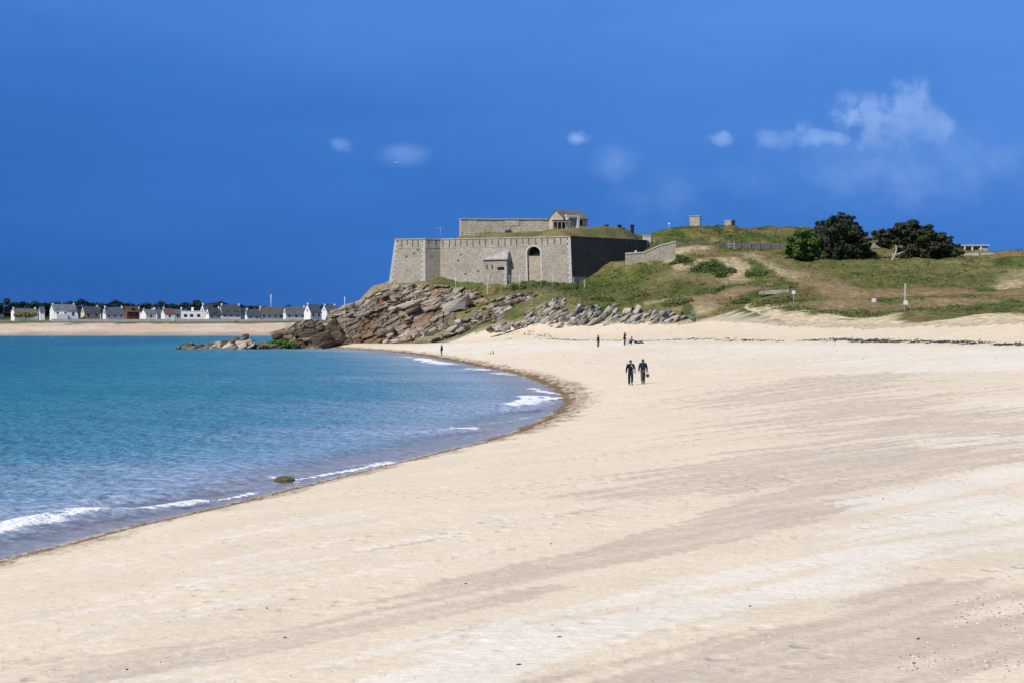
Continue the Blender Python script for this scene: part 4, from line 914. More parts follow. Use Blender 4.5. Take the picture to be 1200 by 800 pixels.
def cliff_face(rock, topl, footl, dfun, dip, lt, bl0, amp, kind, nx, nt_, seed=0, bk=9):
    o_ = np.array(rock.location); topl = np.array(topl, float); footl = np.array(footl, float)
    px = np.linspace(topl[0, 0], topl[-1, 0], nx); ty = np.interp(px, topl[:, 0], topl[:, 1]); fy = np.interp(px, footl[:, 0], footl[:, 1])
    xx = (px - 600) / FPX * 420.0
    PXg, T = np.meshgrid(px, np.linspace(-0.06, 1.0, nt_)); py = fy + (ty - fy) * T
    dm = dfun(PXg, py)
    X = (PXg - 600) / FPX * dm; Z = EYE - (py - HY) / FPX * dm
    u = X * math.cos(dip) + Z * math.sin(dip); w = Z * math.cos(dip) - X * math.sin(dip)
    w2 = w + (fbm(u / 4 + seed, w / 3, 4, 700) - .5) * 2.6 * lt; lay = np.floor(w2 / lt).astype(np.int64); bw = bl0 * (.7 + _h(lay, lay * 0 + 3, 71)); bu = u / bw + _h(lay, lay * 0, 72) * 9 + (fbm(u / 2, w / 2, 2, 705) - .5) * .5; bi = np.floor(bu).astype(np.int64)
    pro = _h(lay, bi, 73); fw = w2 / lt - lay; fu = bu - bi
    crack = np.minimum(np.minimum(fw, 1 - fw) * lt, np.minimum(fu, 1 - fu) * bw); cr_ = 1 - sst(crack, .03, .2)
    big = fbm(u / 7, w / 5, 3, 711) - .5
    rel = -(pro * amp * .7) - big * 3 * amp + cr_ * .4 - (fbm(u / 1.0, w / .6, 4, 713) - .5) * 1.3 - (fbm(u / 3.2, w / 2.0, 3, 717) - .5) * 1.5 * amp + (1 - fw) * .3
    rel = rel + (np.exp(-((PXg - 543) / 5) ** 2 - ((py - 362) / 9) ** 2) * 4.5 if kind == 'main' else 0)
    taper = sst(T, 0.0, .10) * 1.0
    dm2 = dm + rel * (0.4 + .6 * taper) + 0.6
    Y = dm2; X = (PXg - 600) / FPX * dm + (fbm(u / 1.5, w / 1.5, 2, 719) - .5) * .4
    Z = Z + (pro - .5) * .25
    V = [np.stack([X, Y, Z], -1)]
    back = V[0][-1].copy(); back[:, 1] += bk; back[:, 2] += (fbm(xx / 2, xx * 0, 3, 723) - .5) * 1.0 - .3; V.append(back[None])
    bk2 = back.copy(); bk2[:, 1] += 3; bk2[:, 2] -= 8; V.append(bk2[None])
    G = np.concatenate(V, 0); side = G[:, :1].copy(); side[..., 1] += 12; side[..., 0] += 1.2; G = np.concatenate([side, G], 1); R_, C_ = G.shape[:2]
    idx = np.arange(R_ * C_).reshape(R_, C_); f = np.stack([idx[:-1, :-1], idx[:-1, 1:], idx[1:, 1:], idx[1:, :-1]], -1).reshape(-1, 4)
    o = pyd('cliff_face', G.reshape(-1, 3) - o_, f.tolist(), None, rock)
    if kind == 'grey':
        n1 = fbm(u / 2, w / .8, 4, 731); c = np.broadcast_to(np.array((0.25, 0.235, 0.205)), PXg.shape + (3,)).copy(); c = mixc(c, (0.43, 0.41, 0.36), sst(n1 + (pro - .5) * .4, .5, .68)); c = mixc(c, (0.10, 0.095, 0.085), sst(n1 + (pro - .5) * .4, .44, .3)); c = mixc(c, (0.40, 0.30, 0.18), sst(fbm(u / 4, w / 3, 3, 741), .55, .68) * .7); c = mixc(c, (0.07, 0.085, 0.03), sst(fbm(u / 3, w / 2, 3, 747) + (T - .5) * .3, .55, .64) * .85)
    else:
        tone = np.array((0.25, 0.195, 0.14)); c = np.broadcast_to(tone, PXg.shape + (3,)).copy()
        n1 = fbm(u / 3, w / 1.2, 4, 731); c = mixc(c, (0.40, 0.335, 0.255), sst(n1 + (pro - .5) * .35, .5, .68)); c = mixc(c, (0.15, 0.105, 0.075), sst(n1 + (pro - .5) * .3, .46, .3))
        c = mixc(c, (0.42, 0.24, 0.12), sst(fbm(u / 4, w / 4, 3, 741), .56, .7) * .55); c = mixc(c, (0.33, 0.32, 0.28), sst(fbm(u / 2.5, w / 2.5, 3, 743), .56, .68) * .6)
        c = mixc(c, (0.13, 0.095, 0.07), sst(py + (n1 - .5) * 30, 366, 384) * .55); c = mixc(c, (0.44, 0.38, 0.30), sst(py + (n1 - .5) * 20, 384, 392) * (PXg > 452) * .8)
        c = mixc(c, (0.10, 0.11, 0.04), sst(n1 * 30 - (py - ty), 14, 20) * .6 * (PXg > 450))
    c = c * (1 - .25 * cr_)[..., None]
    cc = np.concatenate([c, c[-1:], c[-1:]], 0); cc = np.concatenate([cc[:, :1], cc], 1).reshape(-1, 3)
    at_ = o.data.attributes.new('Col', 'FLOAT_COLOR', 'POINT'); at_.data.foreach_set('color', np.c_[cc, np.ones(len(cc))].ravel())
    at_ = o.data.attributes.new('wet', 'FLOAT', 'POINT'); o.data.materials.append(ground_mat('cliff_rock', 2.2, .8, 3.0, .35, .3))
MAIN_TOP = [(384, 372), (387, 365), (400, 359), (425, 351), (445, 340), (458, 334), (500, 334), (540, 336), (562, 343), (580, 360)]
MAIN_FOOT = [(384, 376), (390, 392), (400, 403), (424, 405), (446, 404), (470, 397), (505, 390), (540, 383), (565, 376), (580, 372)]
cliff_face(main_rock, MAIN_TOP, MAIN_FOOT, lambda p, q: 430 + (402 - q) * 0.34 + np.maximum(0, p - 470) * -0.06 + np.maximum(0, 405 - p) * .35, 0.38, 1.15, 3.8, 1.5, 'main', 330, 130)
# big single boulder faces on the outcrop and a dark cleft
foot_poly = [(448, 402), (470, 392), (505, 384), (540, 377), (575, 368), (590, 372), (560, 386), (520, 393), (480, 398)]
bl = fill(foot_poly, 46, lambda x, y: 424 - (x - 450) * .05 + (402 - y) * .2, (1.2, 3.2), rotm, lambda r, x, y: r.choice(['rock_p', 'rock_w', 'rock_p', 'rock_g']), 3)
rock_mass('boulder_scree', 'pale tumbled boulders along the foot of the big outcrop', W(500, 394, 422), bl, 'rocks', 'boulder')
mid_poly = [(310, 404), (330, 390), (345, 379), (362, 374), (374, 376), (380, 384), (392, 392), (393, 403), (370, 404), (340, 406)]
bl = fill(mid_poly, 7, lambda x, y: 421 + (405 - y) * .25 + 1.2, (3.5, 6.5), rotm, lambda r, x, y: 'rock_b' if y > 388 else r.choice(['rock_w', 'rock_b']), 4, (1.1, .9, .55)) + fill(mid_poly, 26, lambda x, y: 420 + (405 - y) * .25, (1.3, 3.2), rotm, lambda r, x, y: r.choice(['rock_w', 'rock_b', 'rock_b']), 5)
hump = rock_mass('beach_rock', 'humped brown rock left of the outcrop with green weed at its foot', W(355, 405, 420), bl, 'rock')
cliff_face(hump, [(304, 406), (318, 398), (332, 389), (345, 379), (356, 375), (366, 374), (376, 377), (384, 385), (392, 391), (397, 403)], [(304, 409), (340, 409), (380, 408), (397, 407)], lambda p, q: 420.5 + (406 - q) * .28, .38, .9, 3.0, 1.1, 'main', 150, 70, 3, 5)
for i, (poly, lab, n) in enumerate((([(208, 408.5), (214, 405), (226, 404), (233, 406), (232, 409)], 'low dark flat rock, furthest left in the water', 10),
                                    ([(236, 409), (246, 404), (256, 402), (258, 409)], 'small pale flat rock second from the left in the water', 10),
                                    ([(258, 408), (264, 400), (276, 397), (284, 398), (290, 400), (300, 403), (304, 408), (280, 410)], 'brown slanting rock in the water topped by a small knob', 26))):
    bl = fill(poly, n, lambda x, y: 414 + (409 - y) * .3, (1.3, 3.0), rotm, (lambda r, x, y: 'rock_b') if i == 0 else (lambda r, x, y: r.choice(['rock_w', 'rock_b', 'rock_p'])), 20 + i, (1.3, .9, .42))
    if i == 2: bl.append((W(288, 395.5, 416), (1.6, 1.4, 1.7), (0, -.2, .3), 'rock_b')); bl.append((W(286, 399, 416), (2.0, 1.6, 1.3), (0, -.2, .9), 'rock_b'))
    c = poly[0]; rock_mass('tide_rock', lab, W(c[0] + 8, 409, 414), bl, 'rock')
bl = [(W(x, 406 + random.uniform(-1.5, 1), 414), (random.uniform(1, 2.2), 1.4, random.uniform(.5, .9)), (0, -.1, random.uniform(0, 3)), 'rock_b') for x in range(304, 320, 3)]
rock_mass('tide_rock', 'string of small dark rocks linking the knobbed rock to the humped rock', W(310, 408, 414), bl, 'rock')
# grey broken band
grey_poly = [(618, 380), (612, 372), (626, 362), (640, 356), (652, 350), (668, 358), (700, 361), (730, 364), (760, 366), (790, 369), (818, 373), (800, 377), (740, 378), (690, 379), (650, 381)]
rotg = lambda r: (r.uniform(-.4, .3), -0.75 + r.uniform(-.35, .35), r.uniform(-.7, .7))
G_TOP = [(612, 374), (626, 362), (640, 356), (654, 352), (668, 357), (700, 360), (730, 362), (760, 363), (790, 367), (815, 371)]
G_FOOT = [(612, 379), (650, 382), (700, 380), (760, 379), (815, 378)]
_gp = np.linspace(612, 815, 24); _gt = np.interp(_gp, *np.array(G_TOP).T); _gf = np.interp(_gp, *np.array(G_FOOT).T)
_dt = np.array([hit(a, b)[1] for a, b in zip(_gp, _gt)]); _df = np.array([hit(a, b)[1] for a, b in zip(_gp, _gf)])
def d_grey(p, q):
    ty_ = np.interp(p, _gp, _gt); fy_ = np.interp(p, _gp, _gf); t_ = np.clip((fy_ - q) / np.maximum(fy_ - ty_, .5), -.2, 1.1)
    return np.interp(p, _gp, _df) * (1 - t_) + np.interp(p, _gp, _dt) * t_ - 1.0
bl = fill(grey_poly, 230, lambda x, y: float(d_grey(x, y)) - .6, (0.6, 1.9), rotg, lambda r, x, y: r.choice(['rock_p', 'rock_g', 'rock_g']), 6, (1.7, .9, .4))
ledge = rock_mass('rock_ledge', 'broken grey rock ledge along the top of the beach below the grass', W(720, 378, 390), bl, 'rock')
cliff_face(ledge, G_TOP, G_FOOT, d_grey, 0.85, .55, 1.6, .8, 'grey', 420, 60, 5, 3)
sc_poly = [(556, 372), (566, 352), (590, 348), (620, 345), (655, 348), (640, 358), (622, 366), (606, 376), (580, 378)]
bl = fill(sc_poly, 110, lambda x, y: 413 - (x - 556) * .12 + (378 - y) * .85, (0.9, 2.4), rotm, lambda r, x, y: r.choice(['rock_p', 'rock_w', 'rock_g', 'rock_o']), 8)
rock_mass('rubble_slope', 'rubble of buff stones on the slope right of the outcrop', W(600, 378, 404), bl, 'rocks', 'stone')
bl = fill([(568, 386), (580, 381), (604, 378), (640, 377), (610, 383), (580, 390)], 26, lambda x, y: 398, (.7, 1.7), rotm, lambda r, x, y: r.choice(['rock_g', 'rock_p', 'rock_b']), 9)
rock_mass('boulder_string', 'small grey stones trailing onto the sand from the rubble slope', W(600, 384, 397), bl, 'rocks', 'stone')
bl = [(W(589, 387, 385), (1.5, 1.0, .9), (0, .1, .4), 'rock_g'), (W(586.5, 388, 385), (.9, .8, .5), (0, .1, 1.4), 'rock_g')]
rock_mass('beach_boulder', 'lone grey boulder on the white sand below the rubble', W(589, 388, 385), bl, 'rock')
sx, sy = sea_pt(334, 564)
def surf_rock():
    bm = bmesh.new(); bmesh.ops.create_icosphere(bm, subdivisions=3, radius=1)
    for v in bm.verts:
        n = fbm(np.array([v.co.x * 2 + 5]), np.array([v.co.y * 2 + v.co.z]), 3, 9)[0]; v.co *= 0.85 + .35 * n; v.co.x *= .34; v.co.y *= .36; v.co.z *= .11
    o = bmobj('surf_boulder', bm, M['weedrock'], loc=(sx, sy, .06), smooth=True); tag(o, 'small olive weed-covered boulder at the edge of the surf', 'rock')
surf_rock()
# concrete slab on the slope
cx, cy = hit(911, 345); SLK = .72; t = thing('concrete_slab', 'pale broken concrete bunker slab lying in the grass below the meadow', 'slab', (cx, cy, zf1(cx, cy)))
v = [(-3.6, -.8, -.4), (3.2, -1, -.4), (3.6, 1.4, -.4), (-3.2, 1.6, -.4), (-3.4, -.7, .75), (3.0, -.9, .95), (3.5, 1.3, 1.1), (-3.0, 1.5, .85)]
pyd('slab_top', [(a * SLK, b * SLK, c * .6) for a, b, c in v], [(0, 1, 5, 4), (1, 2, 6, 5), (2, 3, 7, 6), (3, 0, 4, 7), (4, 5, 6, 7)], M['slab'], t)
v = [(-5.2, -.9, -.4), (-3.7, -.9, -.4), (-3.7, .9, -.4), (-5.0, .9, -.4), (-5.0, -.8, .3), (-3.8, -.8, .65), (-3.8, .8, .65), (-4.8, .8, .4)]
pyd('broken_end', [(a * SLK, b * SLK, c * .6) for a, b, c in v], [(0, 1, 5, 4), (1, 2, 6, 5), (2, 3, 7, 6), (3, 0, 4, 7), (4, 5, 6, 7)], M['slab'], t)

# ------------------------------------------------------------------ trees and shrubs
def limbs(bm, base, tips, r0, bend=0.2, seed=0):
    rng = random.Random(seed); b = Vector(base)
    for t in tips:
        t = Vector(t); mid = b.lerp(t, .5) + Vector((rng.uniform(-1, 1), rng.uniform(-1, 1), rng.uniform(-.3, .5))) * bend * (t - b).length
        tube(bm, [b, b.lerp(mid, .6), mid, t], [r0, r0 * .75, r0 * .5, r0 * .15], 6)
def tree(name, label, loc, h, clumps, mat, n, size, trunk_r, trunk_h, seed=0, group=None, cat='tree', bark='bark', up=.3, hollow=.5, extra=None, lean=(0, 0)):
    t = thing(name, label, cat, loc, 0, group)
    cs = [c[:3] for c in clumps]; rs = [c[3:] if len(c) > 4 else (c[3], c[3], c[3] * .8) for c in clumps]
    leaf_cloud('crown', cs, rs, n, size, M[mat], t, seed=seed, up=up, hollow=hollow)
    bm = bmesh.new(); top = Vector((lean[0], lean[1], trunk_h)); tube(bm, [(0, 0, -.8), (lean[0] * .3, lean[1] * .3, trunk_h * .4), top], [trunk_r * 1.3, trunk_r, trunk_r * .75], 8)
    rng = random.Random(seed); limbs(bm, top * .8, [c for c in cs[:12]], trunk_r * .5, .15, seed)
    bmobj('trunk', bm, M[bark], t, smooth=True); return t
def tloc(px, py, d): x = PX(px, d); return (x, d, zf1(x, d) - .2)
rng = random.Random(5)
# tall cypress: ragged, wind-shaped, brown on its left flank
d = 450; tl = tloc(988, 303, d); s_ = FPX / d
def ragged(cl, seed, k=7, f=.36):
    rg = random.Random(seed); out = [(c[0], c[1], c[2], c[3] * .8) for c in cl]
    for c in cl:
        for _ in range(k):
            a = rg.uniform(0, 6.28); e_ = rg.uniform(-.35, 1.1); q = c[3] * rg.uniform(.8, 1.18); r_ = c[3] * f * rg.uniform(.6, 1.2)
            out.append((c[0] + math.cos(a) * math.cos(e_) * q, c[1] + math.sin(a) * math.cos(e_) * q, c[2] + math.sin(e_) * q * .85, r_ * 1.25, r_ * 1.25, r_ * .55))
    return out
def pxc(cx_, tl, d): return lambda px, py, r, *a: ((px - cx_) / FPX * d, rng.uniform(-1.5, 1.5), PZ(py, d) - tl[2], r, *a)
P = pxc(988, tl, d)
cl = [P(985, 257, 1.7), P(976, 262, 2.0), P(968, 268, 1.9), P(963, 264, 1.1), P(994, 262, 1.9), P(1001, 268, 1.8), P(985, 270, 3.0), P(975, 280, 2.8), P(995, 280, 2.8), P(1006, 276, 1.8), P(1012, 283, 1.5), P(968, 290, 2.4), P(985, 291, 3.2), P(1002, 291, 2.8), P(1013, 295, 2.0), P(1019, 299, 1.3), P(975, 299, 2.4), P(1005, 300, 2.2), P(990, 300, 2.5), P(966, 278, 1.8)]
tr = tree('cypress_tree', 'tall ragged dark cypress tree on the meadow, brown on its left side', tl, 10, ragged(cl, 1), 'cypress', 17000, .36, .38, 5.5, 3, hollow=.35)
leaf_cloud('dry_crown', [c[:3] for c in (P(966, 272, 1.6), P(968, 282, 2.0), P(974, 287, 2.4), P(972, 276, 2.2), P(980, 280, 2.0), P(970, 295, 1.6))], [1.9, 2.2, 2.4, 2.2, 2.2, 1.8], 3600, .36, M['cypress_b'], tr, seed=14, hollow=.8)
# spreading cypress
tl = tloc(1075, 303, 450); P = pxc(1075, tl, 450)
cl = [P(1035, 281, 1.9), P(1030, 276, 1.2), P(1042, 274, 1.8), P(1052, 270, 2.0), P(1064, 269, 2.4), P(1077, 271, 2.4), P(1088, 275, 2.2), P(1100, 279, 2.0), P(1108, 285, 2.0), P(1115, 292, 1.8), P(1119, 298, 1.4), P(1060, 279, 2.6), P(1075, 284, 3.2), P(1092, 290, 3.2), P(1105, 297, 2.4), P(1085, 298, 2.8), P(1068, 293, 2.8), P(1040, 288, 1.5), P(1050, 282, 1.8), P(1062, 300, 1.9), P(1032, 287, 1.0)]
tree('cypress_tree', 'broad spreading dark cypress tree with a bleached bare trunk on its left', tl, 8, ragged(cl, 2), 'cypress2', 19000, .36, .35, 3.5, 4, hollow=.35)
dl = tloc(1049, 303, 446); t = thing('dead_trunk', 'bleached bare forked trunk under the spreading cypress', 'trunk', dl)
bm = bmesh.new(); tube(bm, [(-.6, 0, -.5), (-.5, 0, .6), (.1, 0, 1.6), (.3, 0, 2.8), (.2, .2, 3.6)], [.42, .36, .3, .2, .1], 7); tube(bm, [(-.1, 0, 1.2), (.9, 0, 1.7), (2.2, 0, 2.2)], [.26, .22, .12], 6); tube(bm, [(-.4, 0, .8), (-.7, 0, 1.8)], [.2, .1], 6)
bmobj('stem', bm, M['dead'], t, smooth=True)
tl = tloc(944, 302, 447); P = pxc(944, tl, 447)
tree('bush_tree', 'rounded bright green bush left of the tall cypress', tl, 5, ragged([P(930, 287, 1.9), P(940, 281, 2.3), P(946, 277, 1.6), P(952, 285, 2.4), P(938, 294, 2.6), P(926, 295, 1.5), P(955, 295, 2.3), P(962, 299, 1.5), P(945, 299, 2.2)], 3, 5, .34), 'bush', 9000, .34, .2, 2.0, 6, cat='bush', hollow=.45)
# shrubs on the knoll
shr = [(796, 309, 5.2, 1.5, 'shrub', 'round dark green shrub patch inside the forked sandy path on the knoll'), (828, 316, 7.5, 2.0, 'shrub', 'largest dark green shrub patch right of the forked path'),
       (848, 324, 6, 1.6, 'shrub', 'dark shrub patch beside the vertical sandy gully'), (778, 298, 3.6, 1.2, 'shrub', 'small dark shrub at the top left of the knoll'), (885, 325, 5, 1.3, 'shrub', 'dark shrub patch right of the sandy gully'),
       (793, 358, 6.0, 1.4, 'shrub2', 'olive shrub mound between the two lower sandy paths'), (843, 341, 1.6, .9, 'shrub', 'small dark round shrub above the lower path'), (905, 356, 8, 1.4, 'shrub2', 'wide olive shrub mound below the concrete slab'),
       (870, 357, 4.5, 1.1, 'shrub', 'low green shrub right of the lowest sandy path'), (640, 336, 6, .9, 'shrub', 'low dark shrub under the arched recess of the fort'), (668, 339, 5, .9, 'shrub', 'low dark shrub under the corner of the fort'), (606, 340, 4, .9, 'shrub', 'low green shrub below the guardhouse'),
       (745, 348, 6, 1.0, 'shrub2', 'olive scrub patch on the left slope above the grey ledge'), (705, 352, 5, 1.0, 'shrub', 'dark scrub patch on the slope left above the grey ledge'), (1136, 361, 4, .4, 'shrub2', 'low green tuft patch on the dune edge at right'),
       (652, 366, 2.2, .9, 'shrub', 'dark green clump among the left of the grey ledge'), (735, 371, 2.2, .9, 'shrub', 'dark green clump among the middle of the grey ledge'), (590, 352, 3, .8, 'shrub', 'green clump on the rubble right of the outcrop')]
for i, (px, py, w, h, mt, lab) in enumerate(shr):
    x, y = hit(px, py); z = zf1(x, y); t = thing('shrub', lab, 'shrub', (x, y, z), 0, 'shrubs on the slope'); rg = np.random.default_rng(i)
    k = int(6 + w * 2.2); a = rg.random(k) * 6.28; rr = np.sqrt(rg.random(k)) * w * .42; cs = []
    for q in range(k):
        xx, yy = rr[q] * math.cos(a[q]), rr[q] * math.sin(a[q]) * .8; cs.append((xx, yy, zf1(x + xx, y + yy) - z + h * .05))
    rs = [(w * .17 * (0.7 + .6 * rg.random()),) * 2 + (h * (0.35 + .45 * rg.random()),) for _ in range(k)]
    leaf_cloud('foliage', cs, rs, int(700 + w * 420), .2, M[mt], t, seed=50 + i, up=.8, hollow=.7)
    bm = bmesh.new(); limbs(bm, (0, 0, -.3), [Vector(c) * .9 for c in cs[:4]], .06); bmobj('stem', bm, M['bark'], t)

# rough grass on the hill, uncountable
def grass():
    rg = np.random.default_rng(77); n = 110000
    x = rg.uniform(-38, 150, n); y = rg.uniform(285, 520, n)
    z, s, b = fields(x, y)
    col = fbm(x / 16, y / 22, 4, 101); ok = (b > np.where(x > 42, 9, 5)) & (fbm(x / 6, y / 6, 3, 500) > 0.44) & ~inside(x, y, [(p.x, p.y) for p in bp])
    # keep off the paths
    for pts, w in (([(985, 360), (1000, 350), (975, 336), (940, 322), (905, 306), (885, 300)], 5), ([(781, 302), (784, 308), (799, 317), (815, 313), (826, 305)], 2), ([(850, 303), (864, 311), (868, 318), (863, 329)], 4), ([(770, 353), (800, 350), (822, 356), (826, 366)], 4), ([(812, 352), (850, 347), (878, 339)], 4), ([(783, 296), (800, 291), (815, 290)], 6), ([(775, 329), (800, 324), (835, 331)], 6), ([(1000, 345), (1060, 346), (1185, 341)], 5), ([(955, 358), (1040, 362), (1100, 356)], 5), ([(1183, 336), (1200, 316)], 4)):
        ok &= pdist(x, y, hits(pts)) > w
    ok &= ~((x < 12) & (b < 26))
    x, y, z = x[ok], y[ok], z[ok]; n = len(x)
    hgt = 0.05 + 0.22 * rg.random(n) ** 2 * (0.5 + fbm(x / 8, y / 8, 2, 510)); a = rg.random(n) * 6.28; w = .05 + .09 * rg.random(n)
    dx, dy = np.cos(a) * w, np.sin(a) * w; lx, ly = rg.normal(size=n) * .12 + .08, rg.normal(size=n) * .12
    tri = np.stack([np.c_[x - dx, y - dy, z - .05], np.c_[x + dx, y + dy, z - .05], np.c_[x + lx, y + ly, z + hgt], np.c_[x - dy, y + dx, z - .05], np.c_[x + dy, y - dx, z - .05], np.c_[x - lx, y + ly, z + hgt * .85]], 1).reshape(-1, 3)
    me = bpy.data.meshes.new('rough_grass'); me.vertices.add(len(tri)); me.vertices.foreach_set('co', tri.ravel()); me.loops.add(len(tri)); me.loops.foreach_set('vertex_index', np.arange(len(tri)))
    me.polygons.add(len(tri) // 3); me.polygons.foreach_set('loop_start', np.arange(0, len(tri), 3)); me.polygons.foreach_set('loop_total', np.full(len(tri) // 3, 3)); me.update()
    m = noise_mat('rough_grass', [(0.080, 0.110, 0.028), (0.145, 0.155, 0.048), (0.25, 0.215, 0.10)], scale=0.09, coord='World', rough=.8)
    o = meshobj('rough_grass', me, m); tag(o, 'rough olive grass covering the headland slope', 'grass', kind='stuff')
grass()
def scrub(name, label, seed, n, thr, mt, h0):
    rg = np.random.default_rng(seed); x = rg.uniform(-30, 140, n); y = rg.uniform(300, 520, n); z, s_, b = fields(x, y)
    ok = (b > 8) & (fbm(x / 6, y / 7, 4, seed) > thr - .045 * (x < 62)) & ~inside(x, y, [(p.x, p.y) for p in bp]) & ~((x < 12) & (b < 24)) & ~((x > 60) & (rg.random(n) < .6))
    for pts, w in PATHS: ok &= pdist(x, y, hits(pts)) > w * .8
    x, y, z = x[ok], y[ok], z[ok]; m_ = len(x); r_ = .3 + .7 * rg.random(m_); hh = h0 * (.5 + rg.random(m_))
    leaf = leaf_cloud(name, np.c_[x, y, z], np.c_[r_, r_, hh], m_ * 16, .2, M[mt], seed=seed, up=.9, hollow=.7); tag(leaf, label, 'scrub', kind='stuff')
PATHS = [([(985, 360), (1000, 350), (975, 336), (940, 322), (905, 306), (885, 300)], 5), ([(781, 302), (784, 308), (799, 317), (815, 313), (826, 305)], 2), ([(850, 303), (864, 311), (868, 318), (863, 329)], 4), ([(770, 353), (800, 350), (822, 356), (826, 366)], 4), ([(812, 352), (850, 347), (878, 339)], 4), ([(783, 296), (800, 291), (815, 290)], 6), ([(775, 329), (800, 324), (835, 331)], 5), ([(1000, 345), (1060, 346), (1185, 341)], 6), ([(955, 358), (1040, 362), (1100, 356)], 5), ([(1183, 336), (1200, 316)], 4)]
scrub('low_scrub', 'low dark green scrub matting the headland slope', 801, 9000, .545, 'shrub', .42)
scrub('low_scrub', 'low olive scrub matting the headland slope', 823, 9000, .55, 'shrub2', .32)
ax, ay = PX(330, 418.5), 418.5
o = leaf_cloud('green_algae', [(PX(p, 417.5), 417.5, PZ(q, 417.5)) for p, q in ((322, 401), (328, 400), (334, 401), (338, 402), (316, 403), (344, 403))], [(.9, .8, .5)] * 6, 1400, .2, M['algae'], seed=5, up=1)
tag(o, 'bright green weed at the foot of the humped brown rock', 'algae', kind='stuff')

# ------------------------------------------------------------------ signs, poles, fence
def sign(name, label, px, py0, py1, d=None, plate=(0.75, 0.55), board_py=None):
    x, y = hit(px, py1) if d is None else (PX(px, d), d); z = zf1(x, y) if d is None else PZ(py1, d); h = (py1 - py0) / FPX * y
    t = thing(name, label, 'sign', (x, y, z)); tubeo('post', [(0, 0, -.4), (0, 0, h)], .06, M['metal'], t)
    bz = h - plate[1] * .5 if board_py is None else h * (py1 - board_py) / (py1 - py0)
    boxo('board', -plate[0] / 2, plate[0] / 2, -.12, -.07, bz - plate[1] / 2, bz + plate[1] / 2, M['whitep'], t, bevel=.01)
    return t
sign('notice_sign', 'small white notice on a post in front of the tall cypress', 983, 293, 303.5, plate=(.85, .75))
sign('notice_sign', 'small white notice on a post beside the concrete slab', 930, 341, 356, plate=(.6, .6))
sign('notice_sign', 'small white notice on a low post on the worn path left of the tall pole', 1024, 350, 362, plate=(.75, .6))
x, y = hit(1061, 367); h = 34 / FPX * y; t = thing('tall_pole', 'tall pale wooden pole with a white plate standing on the dune edge', 'pole', (x, y, zf1(x, y)))
tubeo('shaft', [(0, 0, -.5), (0, 0, h)], [.17, .13], M['dead'], t, 8); boxo('plate', -.3, .3, -.25, -.2, h * .27, h * .27 + .6, M['whitep'], t, bevel=.01)
# posts of the fence at the foot of the wall
k = 0
fen = thing('post_fence', 'thin grey post and rail fence along the foot of the fort wall', 'fence', W(600, 334, 441)); fo2 = Vector(fen.location); tops = []
for px in (534, 546, 558, 572, 585, 597, 609, 622, 634, 648):
    d = 449 - (px - 534) * .07; b_ = W(px, 332, d); q = W(px, 322 + (3 if px < 570 else 0), d); tubeo('fence_post', [b_ - fo2 - Vector((0, 0, 1.5)), q - fo2], .045, M['metal'] if k % 3 else M['whitep'], fen, 5); tops.append((b_, q)); k += 1
for f in (.35, .8): tubeo('rail', [b_.lerp(q, f) - fo2 for b_, q in tops], .025, M['metal'], fen, 4)
for (px, py0, py1, lab) in ((571, 329, 337, 'short pale square post on the slope under the guardhouse'), (677, 326, 334, 'dark post standing at the foot of the shaded fort wall'), (685, 328, 333, 'small white post beside the dark post at the shaded wall')):
    d = 438; t = thing('marker_post', lab, 'post', W(px, py1, d)); hh = (py1 - py0) / FPX * d; boxo('shaft', -.12, .12, -.12, .12, -1.5, hh, M['black'] if px == 677 else M['quoin'], t); boxo('cap', -.16, .16, -.16, .16, hh, hh + .06, M['black'] if px == 677 else M['quoin'], t)
# railings on the fort top
for (px0, px1, py, lab) in ((545, 566, 274, 'thin pale railing frame on the left of the fort grass'), (629, 640, 272, 'small pale railing frame above the arched recess')):
    d = 462; a = W(px0, py, d); t = thing('railing', lab, 'railing', a); w = (px1 - px0) / FPX * d; n = 4
    for q in range(n + 1): tubeo('upright', [(w * q / n, 0, -1.3), (w * q / n, 0, .25)], .045, M['metal'], t, 5)
    for z in (.25, -.25): tubeo('rail', [(0, 0, z), (w, 0, z)], .04, M['whitep'], t, 5)
t = thing('antenna', 'thin aerial mast on the left bastion of the fort', 'antenna', W(516, 279, 470)); tubeo('mast', [(0, 0, -1), (0, 0, 2.6)], .035, M['metal'], t, 5); tubeo('arm', [(-1.1, 0, 2.3), (1.0, 0, 2.5)], .03, M['metal'], t, 5)

